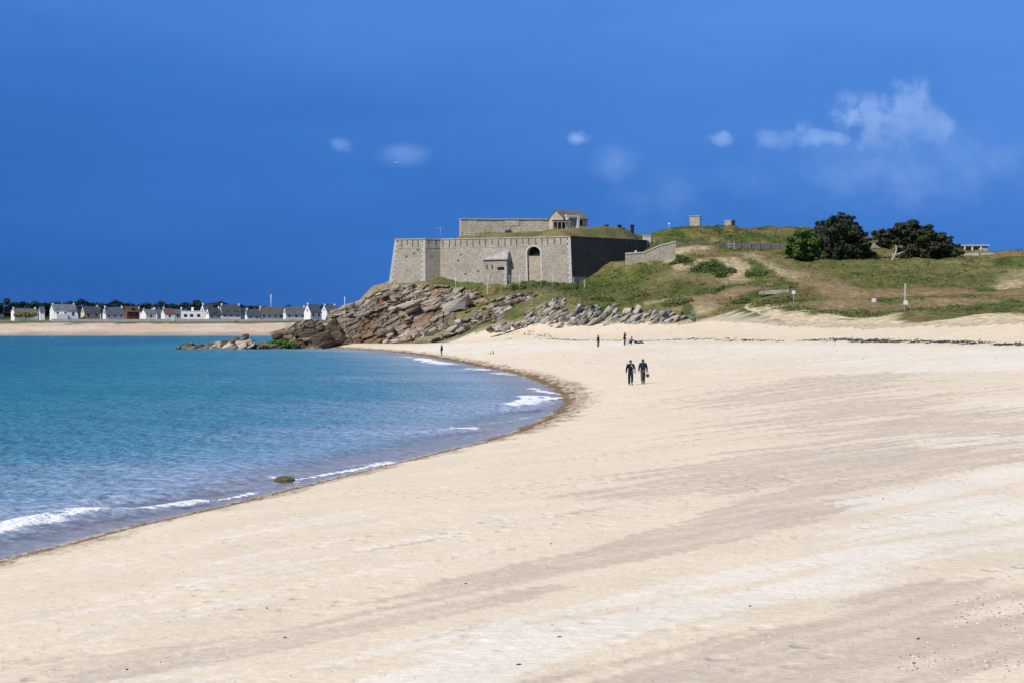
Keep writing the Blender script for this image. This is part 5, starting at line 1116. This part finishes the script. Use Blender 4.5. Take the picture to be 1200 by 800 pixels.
# ------------------------------------------------------------------ far village
def vz(x, y): return zf1(x, y)
def far_house(label, px0, px1, gpx, ytop, yeave, ybase, wm='render', rm='slate', d=1000, chimney=(1,), dormers=0, annex=None, flip=False, windows=True, wall_front=True, ang=R(28)):
    """gable px0..px0+gpx (left end), roof slope to px1"""
    d += random.uniform(-9, 9); ang += R(random.uniform(-9, 13)); ppm = FPX / d; D = gpx / ppm / math.sin(ang); Lx = (px1 - px0 - gpx) / ppm / math.cos(ang)
    x0 = PX(px0 + gpx, d); zb = PZ(ybase, d); eave = PZ(yeave - 1.0, d) - zb; ridge = PZ(ytop, d) - zb
    t = thing('village_house', label, 'house', (x0, d, zb), ang if not flip else math.pi - ang, 'houses along the far shore')
    if flip: t.location.x = PX(px1 - gpx, d)
    if flip: t.rotation_euler.z = -ang; 
    r = gabled(t, Lx, D, eave, ridge, M[wm], M[rm])
    if flip:   # mirror: gable on the right
        for ch in t.children:
            for v in ch.data.vertices: v.co.x = -v.co.x
            ch.data.flip_normals()
    sg = -1 if flip else 1
    for k in chimney:
        xx = (0.5 if k == 0 else Lx - .5) * sg; c = boxo('chimney', xx - .35, xx + .35, D / 2 - .5, D / 2 + .5, ridge - .5, ridge + .75, M[wm], r); boxo('pot', xx - .2, xx + .2, D / 2 - .2, D / 2 + .2, ridge + .75, ridge + 1.05, M['slate_brown'], r)
    if windows and Lx > 4:
        n = max(1, int(Lx / 3))
        for k in range(n):
            xx = (k + .5) * Lx / n * sg; w = boxo('window', xx - .5, xx + .5, -.05, .1, max(eave * .35, .5), eave * .82, M['glass'], t)
    if ridge - eave > 2.2: xg = -.06 if not flip else -.06; boxo('gable_window', -.06, .1, D / 2 - .45, D / 2 + .45, eave + .2, eave + 1.4, M['glass'], t)
    for k in range(dormers):
        xx = (k + .6) * Lx / (dormers + .2) * sg; dw = boxo('dormer', xx - .8, xx + .8, 0.5, D / 2 - .3, eave + .1, eave + 1.7, M[wm], t); boxo('dormer_window', xx - .5, xx + .5, .44, .56, eave + .4, eave + 1.4, M['glass'], dw)
        boxo('dormer_roof', xx - 1, xx + 1, .3, D / 2, eave + 1.7, eave + 1.9, M[rm], dw)
    if annex:
        a0, a1, ah = annex; boxo('annex', (a0 - px0 - gpx) / ppm, (a1 - px0 - gpx) / ppm, -3.0, 0.2, -1.5, ah, M[wm], t)
    return t
far_house('white cottage half hidden behind the yellow-green bush at far left', 11, 40, 6, 362, 367, 374, rm='slate_grey', chimney=(0, 1))
far_house('narrow white gabled house between the yellow-green bush and the tall white house', 42, 52, 5, 360, 367, 373, chimney=())
far_house('tall white house with a big grey slate roof, largest at left', 52, 88, 11, 357, 365, 373.5, rm='slate_grey', chimney=(0, 1), annex=(65, 78, 2.4))
far_house('cream yellow house with a dark slate roof', 93, 115, 6, 359.5, 368, 373.5, wm='cream', chimney=(1,))
far_house('white house with a long low-hanging grey roof right of the cream house', 119, 143, 5, 360.5, 369.5, 373, rm='slate_grey', chimney=(0, 1))
far_house('dark red boarded house with a dormer among white houses', 143, 162, 6, 360, 366.5, 373, wm='redbrown', rm='redroof', chimney=(1,), dormers=1)
far_house('low white house with several chimneys right of the red house', 162, 182, 9, 363, 369, 374, rm='slate_grey', chimney=(0, 1, 0))
far_house('white gabled house with a red-brown roof', 184, 204, 9, 362, 369, 374, rm='redroof', chimney=(0,))
far_house('small white house with a grey roof squeezed left of the flat white house', 200, 212, 4, 363, 368.5, 373.5, rm='slate_grey', d=1008, chimney=())
fh = thing('village_house', 'flat-roofed white house with wide front in the middle of the row', 'house', (PX(212, 998), 998, PZ(373.5, 998)), R(6), 'houses along the far shore')
boxo('wall', 0, 14.2, 0, 8, -1.5, 3.6, M['render'], fh); boxo('parapet', -.1, 14.3, -.1, 8.1, 3.6, 3.85, M['render'], fh); boxo('chimney', 5.0, 6.1, 3, 4, 3.85, 5.7, M['render'], fh)
for q in (1.5, 4.5, 8): boxo('window', q, q + 1.6, -.06, .1, .8, 2.2, M['glass'], fh)
far_house('white gable house rising behind the flat white house', 233, 250, 7, 357.5, 366, 373, d=1010, chimney=(0,))
far_house('dark slate-roofed house with a white dormer right of the flat white house', 240, 258, 5, 361, 370, 373.5, d=996, chimney=(1,), dormers=1)
far_house('tall slate-roofed house with two white dormers near the middle', 256, 281, 4, 357.5, 369, 373, chimney=(0, 1), dormers=2, rm='slate')
far_house('white-gabled house with a dark roof standing alone right of the tall dormered one', 286, 304, 3.5, 363, 371, 374, chimney=(0,))
far_house('long white house with a brownish roof below the radio mast', 301, 331, 5, 360.5, 369.5, 374, rm='slate_brown', chimney=(0,), d=1004)
far_house('broad house with a grey-green slate roof beside the humped rock', 331, 358, 4, 360, 369, 374, rm='slate_grey', chimney=(1,), d=1002)
far_house('tall white gabled house with a slate roof near the brown rock', 355, 376, 9, 357, 367, 374, chimney=(0,), d=994)
far_house('white house at the right end of the row, partly behind the outcrop', 375, 396, 8, 358, 366, 374, chimney=(0, 1), rm='slate', d=1000)
for (a, b, g, y0, y1, rm_, lab) in ((84, 96, 7, 363, 369, 'slate', 'small white house in the gap left of the cream house'), (112, 122, 6, 362.5, 369, 'slate_grey', 'small white house in the gap right of the cream house'), (158, 170, 7, 361.5, 368, 'slate', 'white gable peeping out behind the right of the red house'),
                                  (176, 190, 8, 362.5, 369, 'slate_grey', 'white gable left of the red-roofed white house'), (208, 220, 7, 362, 368, 'slate', 'white gable behind the left end of the flat white house'), (276, 290, 8, 362, 369, 'slate_grey', 'white gable filling the gap right of the tall dormered house'), (322, 338, 7, 362.5, 369.5, 'slate', 'white gable between the brownish roof and the grey-green roof')):
    far_house(lab, a, b, g, y0, y1, 373.5, rm=rm_, d=1022, chimney=(0,), ang=R(58))
for (px, y0, y1, lab) in ((317.6, 345, 362, 'tall thin radio mast behind the far houses'), (404, 348, 362, 'shorter thin mast behind the outcrop')):
    d = 1030; t = thing('radio_mast', lab, 'mast', W(px, y1, d)); hh = (y1 - y0) / FPX * d; tubeo('shaft', [(0, 0, -4), (0, 0, hh)], .16, M['whitep'], t, 5); tubeo('crossarm', [(-.8, 0, hh * .85), (.8, 0, hh * .85)], .06, M['whitep'], t, 4)
# trees behind the village, each its own
crowns = [(-22, 348, 26), (6, 349, 24), (24, 353, 18), (46, 352, 20), (64, 353, 16), (78, 352, 18), (95, 350, 22), (114, 354, 16), (136, 350.5, 22), (152, 354, 14), (170, 354, 16), (188, 352, 20), (206, 355, 16), (228, 351, 20), (246, 355, 12), (259, 352, 26), (283, 357, 14), (303, 357, 18), (340, 358, 16), (384, 356, 14), (402, 358, 16), (420, 357, 18)]
where = ['at the far left edge', 'above the yellow-green bush at far left', 'left above the hidden cottage', 'above the narrow gabled house', 'behind the tall white house', 'above the big grey roof', 'above the cream house', 'right of the cream house', 'above the long low roof', 'left above the red house', 'right above the red house', 'above the red-roofed white gable', 'left of the flat white house', 'above the flat white house', 'between two wide crowns mid-row', 'wide and flat above the tall dormered house', 'right of the tall dormered house', 'left of the radio mast', 'right of the radio mast', 'above the end house', 'right of the short mast', 'furthest right, behind the outcrop']
for i, ((px, yt, wpx), wh) in enumerate(zip(crowns, where)):
    d = 1055 + (i * 37 % 5) * 8; rg = random.Random(i); x = PX(px, d); z = zf1(x, d); top = PZ(yt, d) - z; w = wpx / FPX * d
    cs = []
    for q in range(13): cs.append(((q / 12 - .5) * w * 1.7 + rg.uniform(-1, 1), rg.uniform(-2, 2), top * (.76 - .18 * abs(q / 12 - .5) * 2) + rg.uniform(-1.0, .7), rg.uniform(1.5, 2.4), rg.uniform(1.5, 2.4), rg.uniform(1.0, 1.6)))
    for q in range(12): cs.append((rg.uniform(-.75, .75) * w, rg.uniform(-2, 2), top * .35 + rg.uniform(-1, 1), rg.uniform(2, 3)))
    cs.append((rg.uniform(-.2, .2) * w, 0, top - 1.4, 2.2, 1.5, 1.2))
    tree('pine_tree', 'dark green tree behind the village, ' + wh, (x, d, z), top, cs, 'farleaf', 2200, .7, .35, top * .6, 100 + i, 'trees behind the village', hollow=.3)
gx_, gd = PX(30, 985), 985
tree('gorse_bush', 'yellow-green flowering bush in front of the cottage at far left', (gx_, gd, PZ(373, gd)), 3, [(k * 1.5 - 4.5, random.uniform(-.5, .5), 1.4 + random.uniform(-.3, .9), 1.6) for k in range(7)], 'gorse', 1600, .4, .12, 1.0, 8, cat='bush')

# garden walls between the houses and the dune
for (px0, px1, lab) in ((60, 200, 'low grey garden wall in front of the left half of the village'), (206, 352, 'low grey garden wall in front of the right half of the village')):
    d = 984; a = W(px0, 374.6, d); t = thing('garden_wall', lab, 'wall', a); n = 12; w = (px1 - px0) / FPX * d
    for k in range(n): boxo('wall_panel', w * k / n + .05, w * (k + 1) / n - .05, 0, .5, -2, .05 + .3 * random.random(), M['slab'], t)

# ------------------------------------------------------------------ seaweed, shells and pebbles (stuff)
def flakes(name, label, x, y, size, mat, seed, flat=.35, lift=0.0, cat='seaweed'):
    rg = np.random.default_rng(seed); n = len(x); z = zf(x, y) + lift
    k = 6; v = np.zeros((n, 7, 3)); a0 = rg.random(n) * 6.28; el = 0.35 + .65 * rg.random(n)
    for i in range(k):
        a = i / k * 6.283; r = size * (0.7 + .6 * rg.random(n)); cx_ = np.cos(a) * r; cy_ = np.sin(a) * r * el
        v[:, i] = np.c_[x + cx_ * np.cos(a0) - cy_ * np.sin(a0), y + cx_ * np.sin(a0) + cy_ * np.cos(a0), z - size * .12]
    v[:, 6] = np.c_[x, y, z + size * flat * (0.6 + .8 * rg.random(n))]
    base = (np.arange(n) * 7)[:, None, None]; tri = np.array([(i, (i + 1) % k, 6) for i in range(k)])[None] + base; tri = tri.reshape(-1)
    me = bpy.data.meshes.new(name); me.vertices.add(n * 7); me.vertices.foreach_set('co', v.reshape(-1)); me.loops.add(len(tri)); me.loops.foreach_set('vertex_index', tri); me.polygons.add(len(tri) // 3)
    me.polygons.foreach_set('loop_start', np.arange(0, len(tri), 3)); me.polygons.foreach_set('loop_total', np.full(len(tri) // 3, 3)); me.update()
    return tag(meshobj(name, me, mat), label, cat, kind='stuff')
sp_ = np.array(chaikin([p for p in shore if -20 < p[1] < 425], 2))
seg = np.linalg.norm(np.diff(sp_, axis=0), axis=1); cum = np.r_[0, np.cumsum(seg)]
def along(n, rg, off_fun, lo=20, hi=420):
    t = rg.random(n) ** 2.4 * cum[-1]; x = np.interp(t, cum, sp_[:, 0]); y = np.interp(t, cum, sp_[:, 1]); tx = np.interp(t + .5, cum, sp_[:, 0]) - x; ty = np.interp(t + .5, cum, sp_[:, 1]) - y; L_ = np.hypot(tx, ty) + 1e-6
    o = off_fun(x, y); x = x + ty / L_ * o; y = y - tx / L_ * o; k = (y > lo) & (y < hi); return x[k], y[k]
rg = np.random.default_rng(3)
cl_ = lambda x, y: fbm(x / 1.1, y / 2.6, 3, 610)
x, y = along(34000, rg, lambda x, y: 0.5 + rg.normal(size=len(x)) * .16 + (cl_(x, y) - .5) * 1.5); k = cl_(x, y) + .3 * rg.random(len(x)) > .56
k |= (y > 85) & (y < 190) & (rg.random(len(x)) < .5)
flakes('tide_line_seaweed', 'brown seaweed and shingle left in a line along the water edge', x[k], y[k], 0.025 + .05 * rg.random(k.sum()) ** 2 + np.clip(y[k] - 60, 0, 200) * .0008, M['weed'], 1)
x, y = along(7000, rg, lambda x, y: 0.15 + .9 * rg.random(len(x))); flakes('tide_line_shingle', 'pale shingle and shell grit at the water edge', x, y, 0.014 + .02 * rg.random(len(x)) + np.clip(y - 60, 0, 200) * .0004, M['pebble'], 2, cat='shingle')
# old wrack line at the back of the beach
wl = np.array(hits([(600, 390), (640, 395), (700, 399), (820, 398), (900, 399), (960, 398), (1040, 400), (1100, 401), (1160, 403), (1230, 404)])); sg_ = np.linalg.norm(np.diff(wl, axis=0), axis=1); cm = np.r_[0, np.cumsum(sg_)]
n = 9000; t = rg.random(n) * cm[-1]; x = np.interp(t, cm, wl[:, 0]) + rg.normal(size=n) * .8; y = np.interp(t, cm, wl[:, 1]) + rg.normal(size=n) * 1.4 + (fbm(t / 9, t * 0, 3, 620) - .5) * 9
k = (fbm(x / 3.4, y / 3, 3, 640) > .46) & (rg.random(n) < (0.22 + .78 * sst(x, 38, 46))); flakes('wrack_line', 'dark dried seaweed lying in a line along the back of the beach', x[k], y[k], .10 + .26 * rg.random(k.sum()) ** 2, M['weeddark'], 3, .3)
n = 260; q = [hit(px_, py_) for px_, py_ in zip(rg.uniform(560, 1200, 60), rg.uniform(392, 425, 60))]; x = np.array([a[0] for a in q]); y = np.array([a[1] for a in q]); flakes('scattered_weed', 'small dark weed scraps scattered on the upper beach', x, y, .06 + .10 * rg.random(len(x)), M['weeddark'], 4)
# shells and pebbles in the foreground
def scatter(n, r0, r1, seed, cond=None):
    g = np.random.default_rng(seed); r_ = np.sqrt(g.random(n)) * (r1 - r0) + r0; a = g.uniform(R(-16.5), R(16.5), n); x = np.sin(a) * r_; y = np.cos(a) * r_; s = sdist_shore(x, y); k = s > 2.5
    if cond is not None: k &= cond(x, y, g)
    return x[k], y[k], g
clus = lambda x, y, g: fbm((x * .70 + y * .715) / 5, (x * .715 - y * .70) / .7, 3, 3) + .25 * g.random(len(x)) > .60
x, y, g = scatter(5200, 11, 60, 5, clus); flakes('shell_fragments', 'white shell fragments sprinkled over the damp sand', x, y, .008 + .018 * g.random(len(x)) ** 2, M['shell'], 6, .5, cat='shells')
x, y, g = scatter(2600, 11, 60, 6, clus); flakes('small_pebbles', 'small dark pebbles and weed scraps sprinkled over the sand', x, y, .007 + .014 * g.random(len(x)) ** 3, M['pebble'], 7, .5, cat='pebbles')
px_ = rg.uniform(1120, 1215, 130); py_ = 716 + rg.normal(size=130) * 10 + (px_ < 1150) * 0; q = [hit(a, b) for a, b in zip(px_, py_)]; px2 = rg.uniform(1050, 1215, 120); py2 = 775 + rg.normal(size=120) * 9; q += [hit(a, b) for a, b in zip(px2, py2)]
x = np.array([a[0] for a in q]); y = np.array([a[1] for a in q]); k = np.arange(len(x)) % 3 == 0; flakes('shell_fragments', 'white shells washed together at the lower right corner', x[k], y[k], .010 + .020 * rg.random(k.sum()), M['shell'], 8, .5, cat='shells'); flakes('small_pebbles', 'dark and orange pebbles washed together at the lower right corner', x[~k], y[~k], .007 + .014 * rg.random((~k).sum()), M['pebble'], 9, .6, cat='pebbles')
SH = [(296, 745, 'shell', 'pale shell beside a brown pebble on the lower left sand'), (334, 747, 'pebble', 'brown pebble beside a pale shell on the lower left sand'), (187, 776, 'shell', 'pale shell near the bottom left corner of the beach'), (149, 785, 'weeddark', 'dark weed scrap near the bottom left corner'),
      (313, 713, 'weeddark', 'dark weed scrap above the pebble and shell at lower left'), (1194, 655, 'shell', 'pale shell at the right edge of the foreground sand'), (1035, 585, 'pebble', 'brown pebble on the pale sand at middle right'), (646, 637, 'weeddark', 'dark weed scrap alone in the centre of the beach'),
      (546, 684, 'weeddark', 'dark weed scrap left of centre on the damp sand'), (656, 746, 'weeddark', 'dark weed scrap on the pale tongue of sand, bottom centre'), (879, 710, 'weeddark', 'dark weed scrap on the pale tongue of sand, right of centre'), (1076, 749, 'weeddark', 'dark weed scrap on the grey sand at lower right'),
      (1071, 777, 'pebble', 'brown pebble among the shells at the bottom right'), (608, 779, 'weeddark', 'dark weed scrap at the bottom edge left of centre')]
for i, (px, py, mt, lab) in enumerate(SH):
    x, y = hit(px, py); s = .024 if mt != 'weeddark' else .02; kind = {'shell': 'shell', 'pebble': 'pebble', 'weeddark': 'weed_scrap'}[mt]
    bm = bmesh.new(); bmesh.ops.create_icosphere(bm, subdivisions=2, radius=1); rr = random.Random(i)
    for v in bm.verts: v.co *= .75 + .4 * rr.random(); v.co.x *= s * (1.5 if mt == 'weeddark' else 1); v.co.y *= s * .8; v.co.z *= s * .45
    o = bmobj(kind, bm, M[mt], loc=(x, y, zf1(x, y) + s * .2), smooth=True); o.rotation_euler.z = rr.uniform(0, 3)
    tag(o, lab, {'shell': 'shell', 'pebble': 'pebble', 'weeddark': 'seaweed'}[mt], {'shell': 'larger foreground shells', 'pebble': 'larger foreground pebbles', 'weeddark': 'larger foreground weed scraps'}[mt])

# ------------------------------------------------------------------ people
M['skin'] = plain('skin', (0.45, 0.27, 0.19), rough=.6)
def cloth(name, c): 
    if name not in M: M[name] = noise_mat(name, [tuple(v * .7 for v in c), c, tuple(v * 1.3 for v in c)], scale=9, bump=.5, bscale=12, bdist=.02)
    return name
def skinned(name, verts, edges, radii, mat, parent, root=0, sub=1):
    me = bpy.data.meshes.new(name); me.from_pydata(verts, edges, []); o = meshobj(name, me, M[mat], parent)
    m = o.modifiers.new('skin', 'SKIN'); m.use_smooth_shade = True
    for i, r in enumerate(radii):
        d_ = me.skin_vertices[0].data[i]; d_.radius = r if isinstance(r, tuple) else (r, r); d_.use_root = (i == root)
    s = o.modifiers.new('sub', 'SUBSURF'); s.levels = sub; s.render_levels = sub; return o
def person(label, loc, rz, H=1.72, top=None, bot=None, hair=(0.03, 0.02, 0.015), long_hair=False, step=.12, pose='walk', arms=(.18, -.18), coat=False, shoes='black'):
    t = thing('person', label, 'person', loc, rz); k = H / 1.75
    # local frame: faces -y; joints in metres for 1.75 m
    if pose == 'crouch':
        J = dict(pel=(0, .12, .34), spine=(0, .02, .58), chest=(0, -.10, .80), neck=(0, -.16, .94), head=(0, -.20, 1.04), crown=(0, -.20, 1.16))
        leg = {s: [(s * .10, .10, .32), (s * .17, -.26, .48), (s * .14, -.02, .09), (s * .15, -.16, .03)] for s in (-1, 1)}
        arm = {s: [(s * .18, -.10, .82), (s * .24, -.24, .60), (s * .12, -.42, .46)] for s in (-1, 1)}
    elif pose == 'lie':
        J = dict(pel=(0, 0, .13), spine=(.22, 0, .17), chest=(.45, 0, .26), neck=(.62, 0, .38), head=(.70, 0, .46), crown=(.76, 0, .56))
        leg = {s: [(-.05, s * .10, .12), (-.48, s * .13, .14 if s < 0 else .24), (-.90, s * .13, .08), (-.95, s * .13, .16)] for s in (-1, 1)}
        arm = {s: [(.46, s * .2, .27), (.30, s * .30, .10), (.50, s * .34, .06)] for s in (-1, 1)}
    else:
        J = dict(pel=(0, 0, .95), spine=(0, .01, 1.14), chest=(0, 0, 1.36), neck=(0, -.01, 1.50), head=(0, -.03, 1.60), crown=(0, -.02, 1.71))
        leg = {s: [(s * .085, 0, .92), (s * .08, -s * step * .9 - .03, .50), (s * .065, -s * step + .06, .09 + max(0, s * step) * .5), (s * .075, -s * step - .12, .04)] for s in (-1, 1)}
        arm = {s: [(s * .20, 0, 1.42), (s * .27, arms[0 if s < 0 else 1] * .4 + .04, 1.14), (s * .29, arms[0 if s < 0 else 1], .90)] for s in (-1, 1)}
        if pose == 'raise': arm[-1] = [(-.20, 0, 1.42), (-.32, -.12, 1.30), (-.16, -.22, 1.56)]
    V = []; E = []; Rr = []; ix = {}
    def add(n, p, r, par=None):
        ix[n] = len(V); V.append(tuple(c * k for c in p)); Rr.append(tuple(q * k for q in r) if isinstance(r, tuple) else r * k)
        if par: E.append((ix[par], ix[n]))
    add('pel', J['pel'], (.15, .105)); add('spine', J['spine'], (.125, .095), 'pel'); add('chest', J['chest'], (.16, .11), 'spine'); add('neck', J['neck'], .052, 'chest'); add('head', J['head'], (.072, .088), 'neck'); add('crown', J['crown'], (.06, .075), 'head')
    hv = Vector(J['head']); add('nose', tuple(hv + Vector((0, -.105, .0))), .014, 'head')
    for s in (-1, 1):
        a, b, c, f = leg[s]; add(f'hip{s}', a, .085, 'pel'); add(f'knee{s}', b, .058, f'hip{s}'); add(f'ank{s}', c, .038, f'knee{s}'); add(f'toe{s}', f, .036, f'ank{s}')
        a, b, c = arm[s]; add(f'sho{s}', a, .062, 'chest'); add(f'elb{s}', b, .042, f'sho{s}'); add(f'wri{s}', c, .027, f'elb{s}')
        dv = (Vector(c) - Vector(b)).normalized(); pm = Vector(c) + dv * .07; add(f'palm{s}', tuple(pm), (.034, .020), f'wri{s}')
        for q, (yy, ll) in enumerate(((-.032, .075), (-.012, .09), (.010, .085), (.030, .07))):
            add(f'fa{s}{q}', tuple(pm + Vector((0, yy, 0)) + dv * ll * .55), .009, f'palm{s}'); add(f'fb{s}{q}', tuple(pm + Vector((-s * .018, yy, 0)) + dv * ll), .008, f'fa{s}{q}')
        add(f'th{s}', tuple(Vector(c) + dv * .05 + Vector((-s * .02, -.045, 0))), .010, f'wri{s}')
    skinned('body', V, E, Rr, 'skin', t)
    def sub(name, names, grow, mat, root):
        vs = [V[ix[n]] for n in names]; es = []
        for a, b in E:
            na_ = [n for n in names if ix[n] == a]; nb = [n for n in names if ix[n] == b]
            if na_ and nb: es.append((names.index(na_[0]), names.index(nb[0])))
        rs = []
        for n in names:
            r = Rr[ix[n]]; g = grow.get(n.rstrip('-1'), grow.get('*', .018)); rs.append((r[0] + g, r[1] + g) if isinstance(r, tuple) else r + g)
        return skinned(name, vs, es, rs, mat, t, names.index(root))
    sub('trousers', ['pel', 'hip-1', 'knee-1', 'ank-1', 'hip1', 'knee1', 'ank1'], {'*': .026, 'ank': .04, 'knee': .035}, bot, 'pel')
    sub('jacket', ['pel', 'spine', 'chest', 'neck', 'sho-1', 'elb-1', 'wri-1', 'sho1', 'elb1', 'wri1'], {'*': .026, 'pel': .06 if coat else .045, 'spine': .06, 'chest': .045, 'neck': .022, 'sho': .035, 'elb': .032, 'wri': .02}, top, 'chest')
    for s in (-1, 1): sub('shoe', [f'ank{s}', f'toe{s}'], {'*': .014}, shoes, f'ank{s}')
    hn = 'hair%d' % int(hair[0] * 1000); M.setdefault(hn, plain(hn, hair, rough=.6))
    c = Vector(J['head']) * k; up = (Vector(J['crown']) - Vector(J['head'])).normalized(); bm = bmesh.new(); bmesh.ops.create_uvsphere(bm, u_segments=14, v_segments=9, radius=.115 * k)
    for v in bm.verts: v.co = Vector((v.co.x * .88, v.co.y * 1.02, v.co.z)) + c + up * .045 * k + Vector((0, .030 * k, 0))
    if long_hair:
        for v in bm.verts:
            if v.co.z < c.z and v.co.y > c.y - .02: v.co.z -= .2 * k; v.co.x *= 1.3
    bmobj('hair', bm, M[hn], t, smooth=True)
    for s in (-1, 1):
        bm = bmesh.new(); bmesh.ops.create_icosphere(bm, subdivisions=1, radius=.012 * k); bmobj('eye', bm, M['black'], t, loc=Vector((s * .033 * k, -.088 * k, .03 * k)) + c)
    return t
navy = cloth('navy_cloth', (0.014, 0.022, 0.060)); blk_ = cloth('black_cloth', (0.010, 0.010, 0.013)); grey = cloth('grey_cloth', (0.07, 0.065, 0.06)); dnm = cloth('dark_denim', (0.018, 0.022, 0.035)); blu = cloth('blue_cloth', (0.10, 0.16, 0.34)); wht = cloth('pale_cloth', (0.55, 0.55, 0.55)); brn = cloth('brown_cloth', (0.03, 0.022, 0.02))
def gp(px, py): x, y = hit(px, py); return (x, y, zf1(x, y) - .01)
L1 = gp(739, 451.5); L2 = gp(753.5, 450)
person('man in a black jacket walking left of the couple on the sand', L1, R(4), 30.0 / FPX * L1[1], blk_, dnm, step=.20, arms=(.12, -.14))
person('long-haired woman in a navy jacket walking right of the couple', L2, R(-4), 29.4 / FPX * L2[1], navy, grey, hair=(.02, .013, .01), long_hair=True, step=-.20, arms=(-.08, .10), coat=True)
# what the walkers carry
x, y, z = L2; t = thing('handbag', 'dark bag hanging at the side of the woman in navy', 'bag', (x + .33, y + .02, z + .50)); bm = bmesh.new(); bbox(bm, -.12, .14, -.08, .08, 0, .26); bmesh.ops.bevel(bm, geom=bm.edges[:], offset=.07, segments=2, affect='EDGES'); bmobj('pouch', bm, M['black'], t); tubeo('strap', [(-.1, 0, .24), (-.06, 0, .42), (.0, 0, .45), (.08, 0, .42), (.12, 0, .24)], .012, M['black'], t, 5)
x, y, z = L1; t = thing('shoulder_bag', 'small grey and white bag slung on the man in black', 'bag', (x + .22, y - .14, z + .95)); bm = bmesh.new(); bbox(bm, -.08, .10, -.05, .05, 0, .26); bmesh.ops.bevel(bm, geom=bm.edges[:], offset=.03, segments=2, affect='EDGES'); bmobj('pouch', bm, M['metal'], t); tubeo('strap', [(0, 0, .25), (-.08, -.02, .4), (-.2, .04, .56)], .014, M['whitep'], t, 5)
L3 = gp(701, 406.5); person('man in black standing alone on the upper beach left of the group', L3, R(60), 13.8 / FPX * L3[1], blk_, grey, step=.03, arms=(-.05, -.05))
L4 = gp(732, 404.5); person('man in black standing with a raised arm beside the people resting on the sand', L4, R(100), 15.0 / FPX * L4[1], blk_, blk_, step=.05, pose='raise')
L5 = gp(739, 403.5); person('person in blue crouching on the sand between the standing man and the lying one', L5, R(80), 1.7, blu, dnm, pose='crouch')
L6 = gp(747.5, 402.5); person('person in black lying back on the sand at the right of the group', L6, R(183), 1.75, blk_, blk_, pose='lie')
t = thing('beach_bag', 'small pale bag beside the crouching person in blue', 'bag', (L5[0] - .55, L5[1] - .2, L5[2])); bm = bmesh.new(); bbox(bm, -.22, .2, -.15, .15, 0, .42); bmesh.ops.bevel(bm, geom=bm.edges[:], offset=.08, segments=2, affect='EDGES'); bmobj('pouch', bm, M['pale_cloth'], t); tubeo('strap', [(-.12, 0, .4), (-.08, 0, .56), (.08, 0, .56), (.12, 0, .4)], .02, M['pale_cloth'], t, 5)
L7 = gp(517.5, 416); person('person in navy standing by the water near the outcrop', L7, R(-60), 12.3 / FPX * L7[1], navy, navy, step=.02, arms=(0, 0))
L8 = (PX(276.5, 960), 960, zf1(PX(276.5, 960), 960)); person('tiny dark figure walking on the far beach', L8, R(90), 1.75, blk_, blk_, step=.12)
# fishing rods stuck in the sand
for (bx, by, tx, ty, lab) in ((579, 415, 569, 391, 'long thin fishing rod leaning left, stuck in the sand'), (575, 415.5, 573, 403, 'short rod rest stuck in the sand beside the long rod')):
    x, y = hit(bx, by); z = zf1(x, y); b_ = Vector((x, y, z)); q = W(tx, ty, y + 1); t = thing('fishing_rod', lab, 'fishing rod', b_, 0); tubeo('rod', [(0, 0, -.3), (q - b_) * .5, q - b_], [.03, .025, .012], M['whitep'], t, 6); tubeo('handle', [(0, 0, -.05), (q - b_) * .14], .045, M['black'], t, 6)
    bm = bmesh.new(); bmesh.ops.create_cone(bm, cap_ends=True, segments=10, radius1=.06, radius2=.06, depth=.1, matrix=Matrix.Translation((q - b_) * .17)); bmobj('reel', bm, M['black'], t)
# a gull in the sky
t = thing('gull', 'tiny white gull flying in the sky left above the fort', 'bird', W(465, 191, 330)); v = [(-.5, 0, .16), (-.25, -.05, .1), (0, -.12, 0), (.25, -.05, .1), (.5, 0, .16), (.25, .1, .09), (0, .12, -.02), (-.25, .1, .09)]
v2 = v + [(a, b, c - .03) for a, b, c in v]; pyd('wings', v2, [(0, 1, 7), (1, 2, 6, 7), (2, 3, 5, 6), (3, 4, 5), (8, 15, 9), (9, 15, 14, 10), (10, 14, 13, 11), (11, 13, 12), (0, 8, 9, 1), (1, 9, 10, 2), (2, 10, 11, 3), (3, 11, 12, 4), (4, 12, 13, 5), (5, 13, 14, 6), (6, 14, 15, 7), (7, 15, 8, 0)], M['whitep'], t)
tubeo('body', [(0, -.3, 0), (0, -.2, .0), (0, 0, -.01), (0, .2, 0), (0, .34, 0)], [.02, .06, .08, .05, .03], M['whitep'], t, 8)
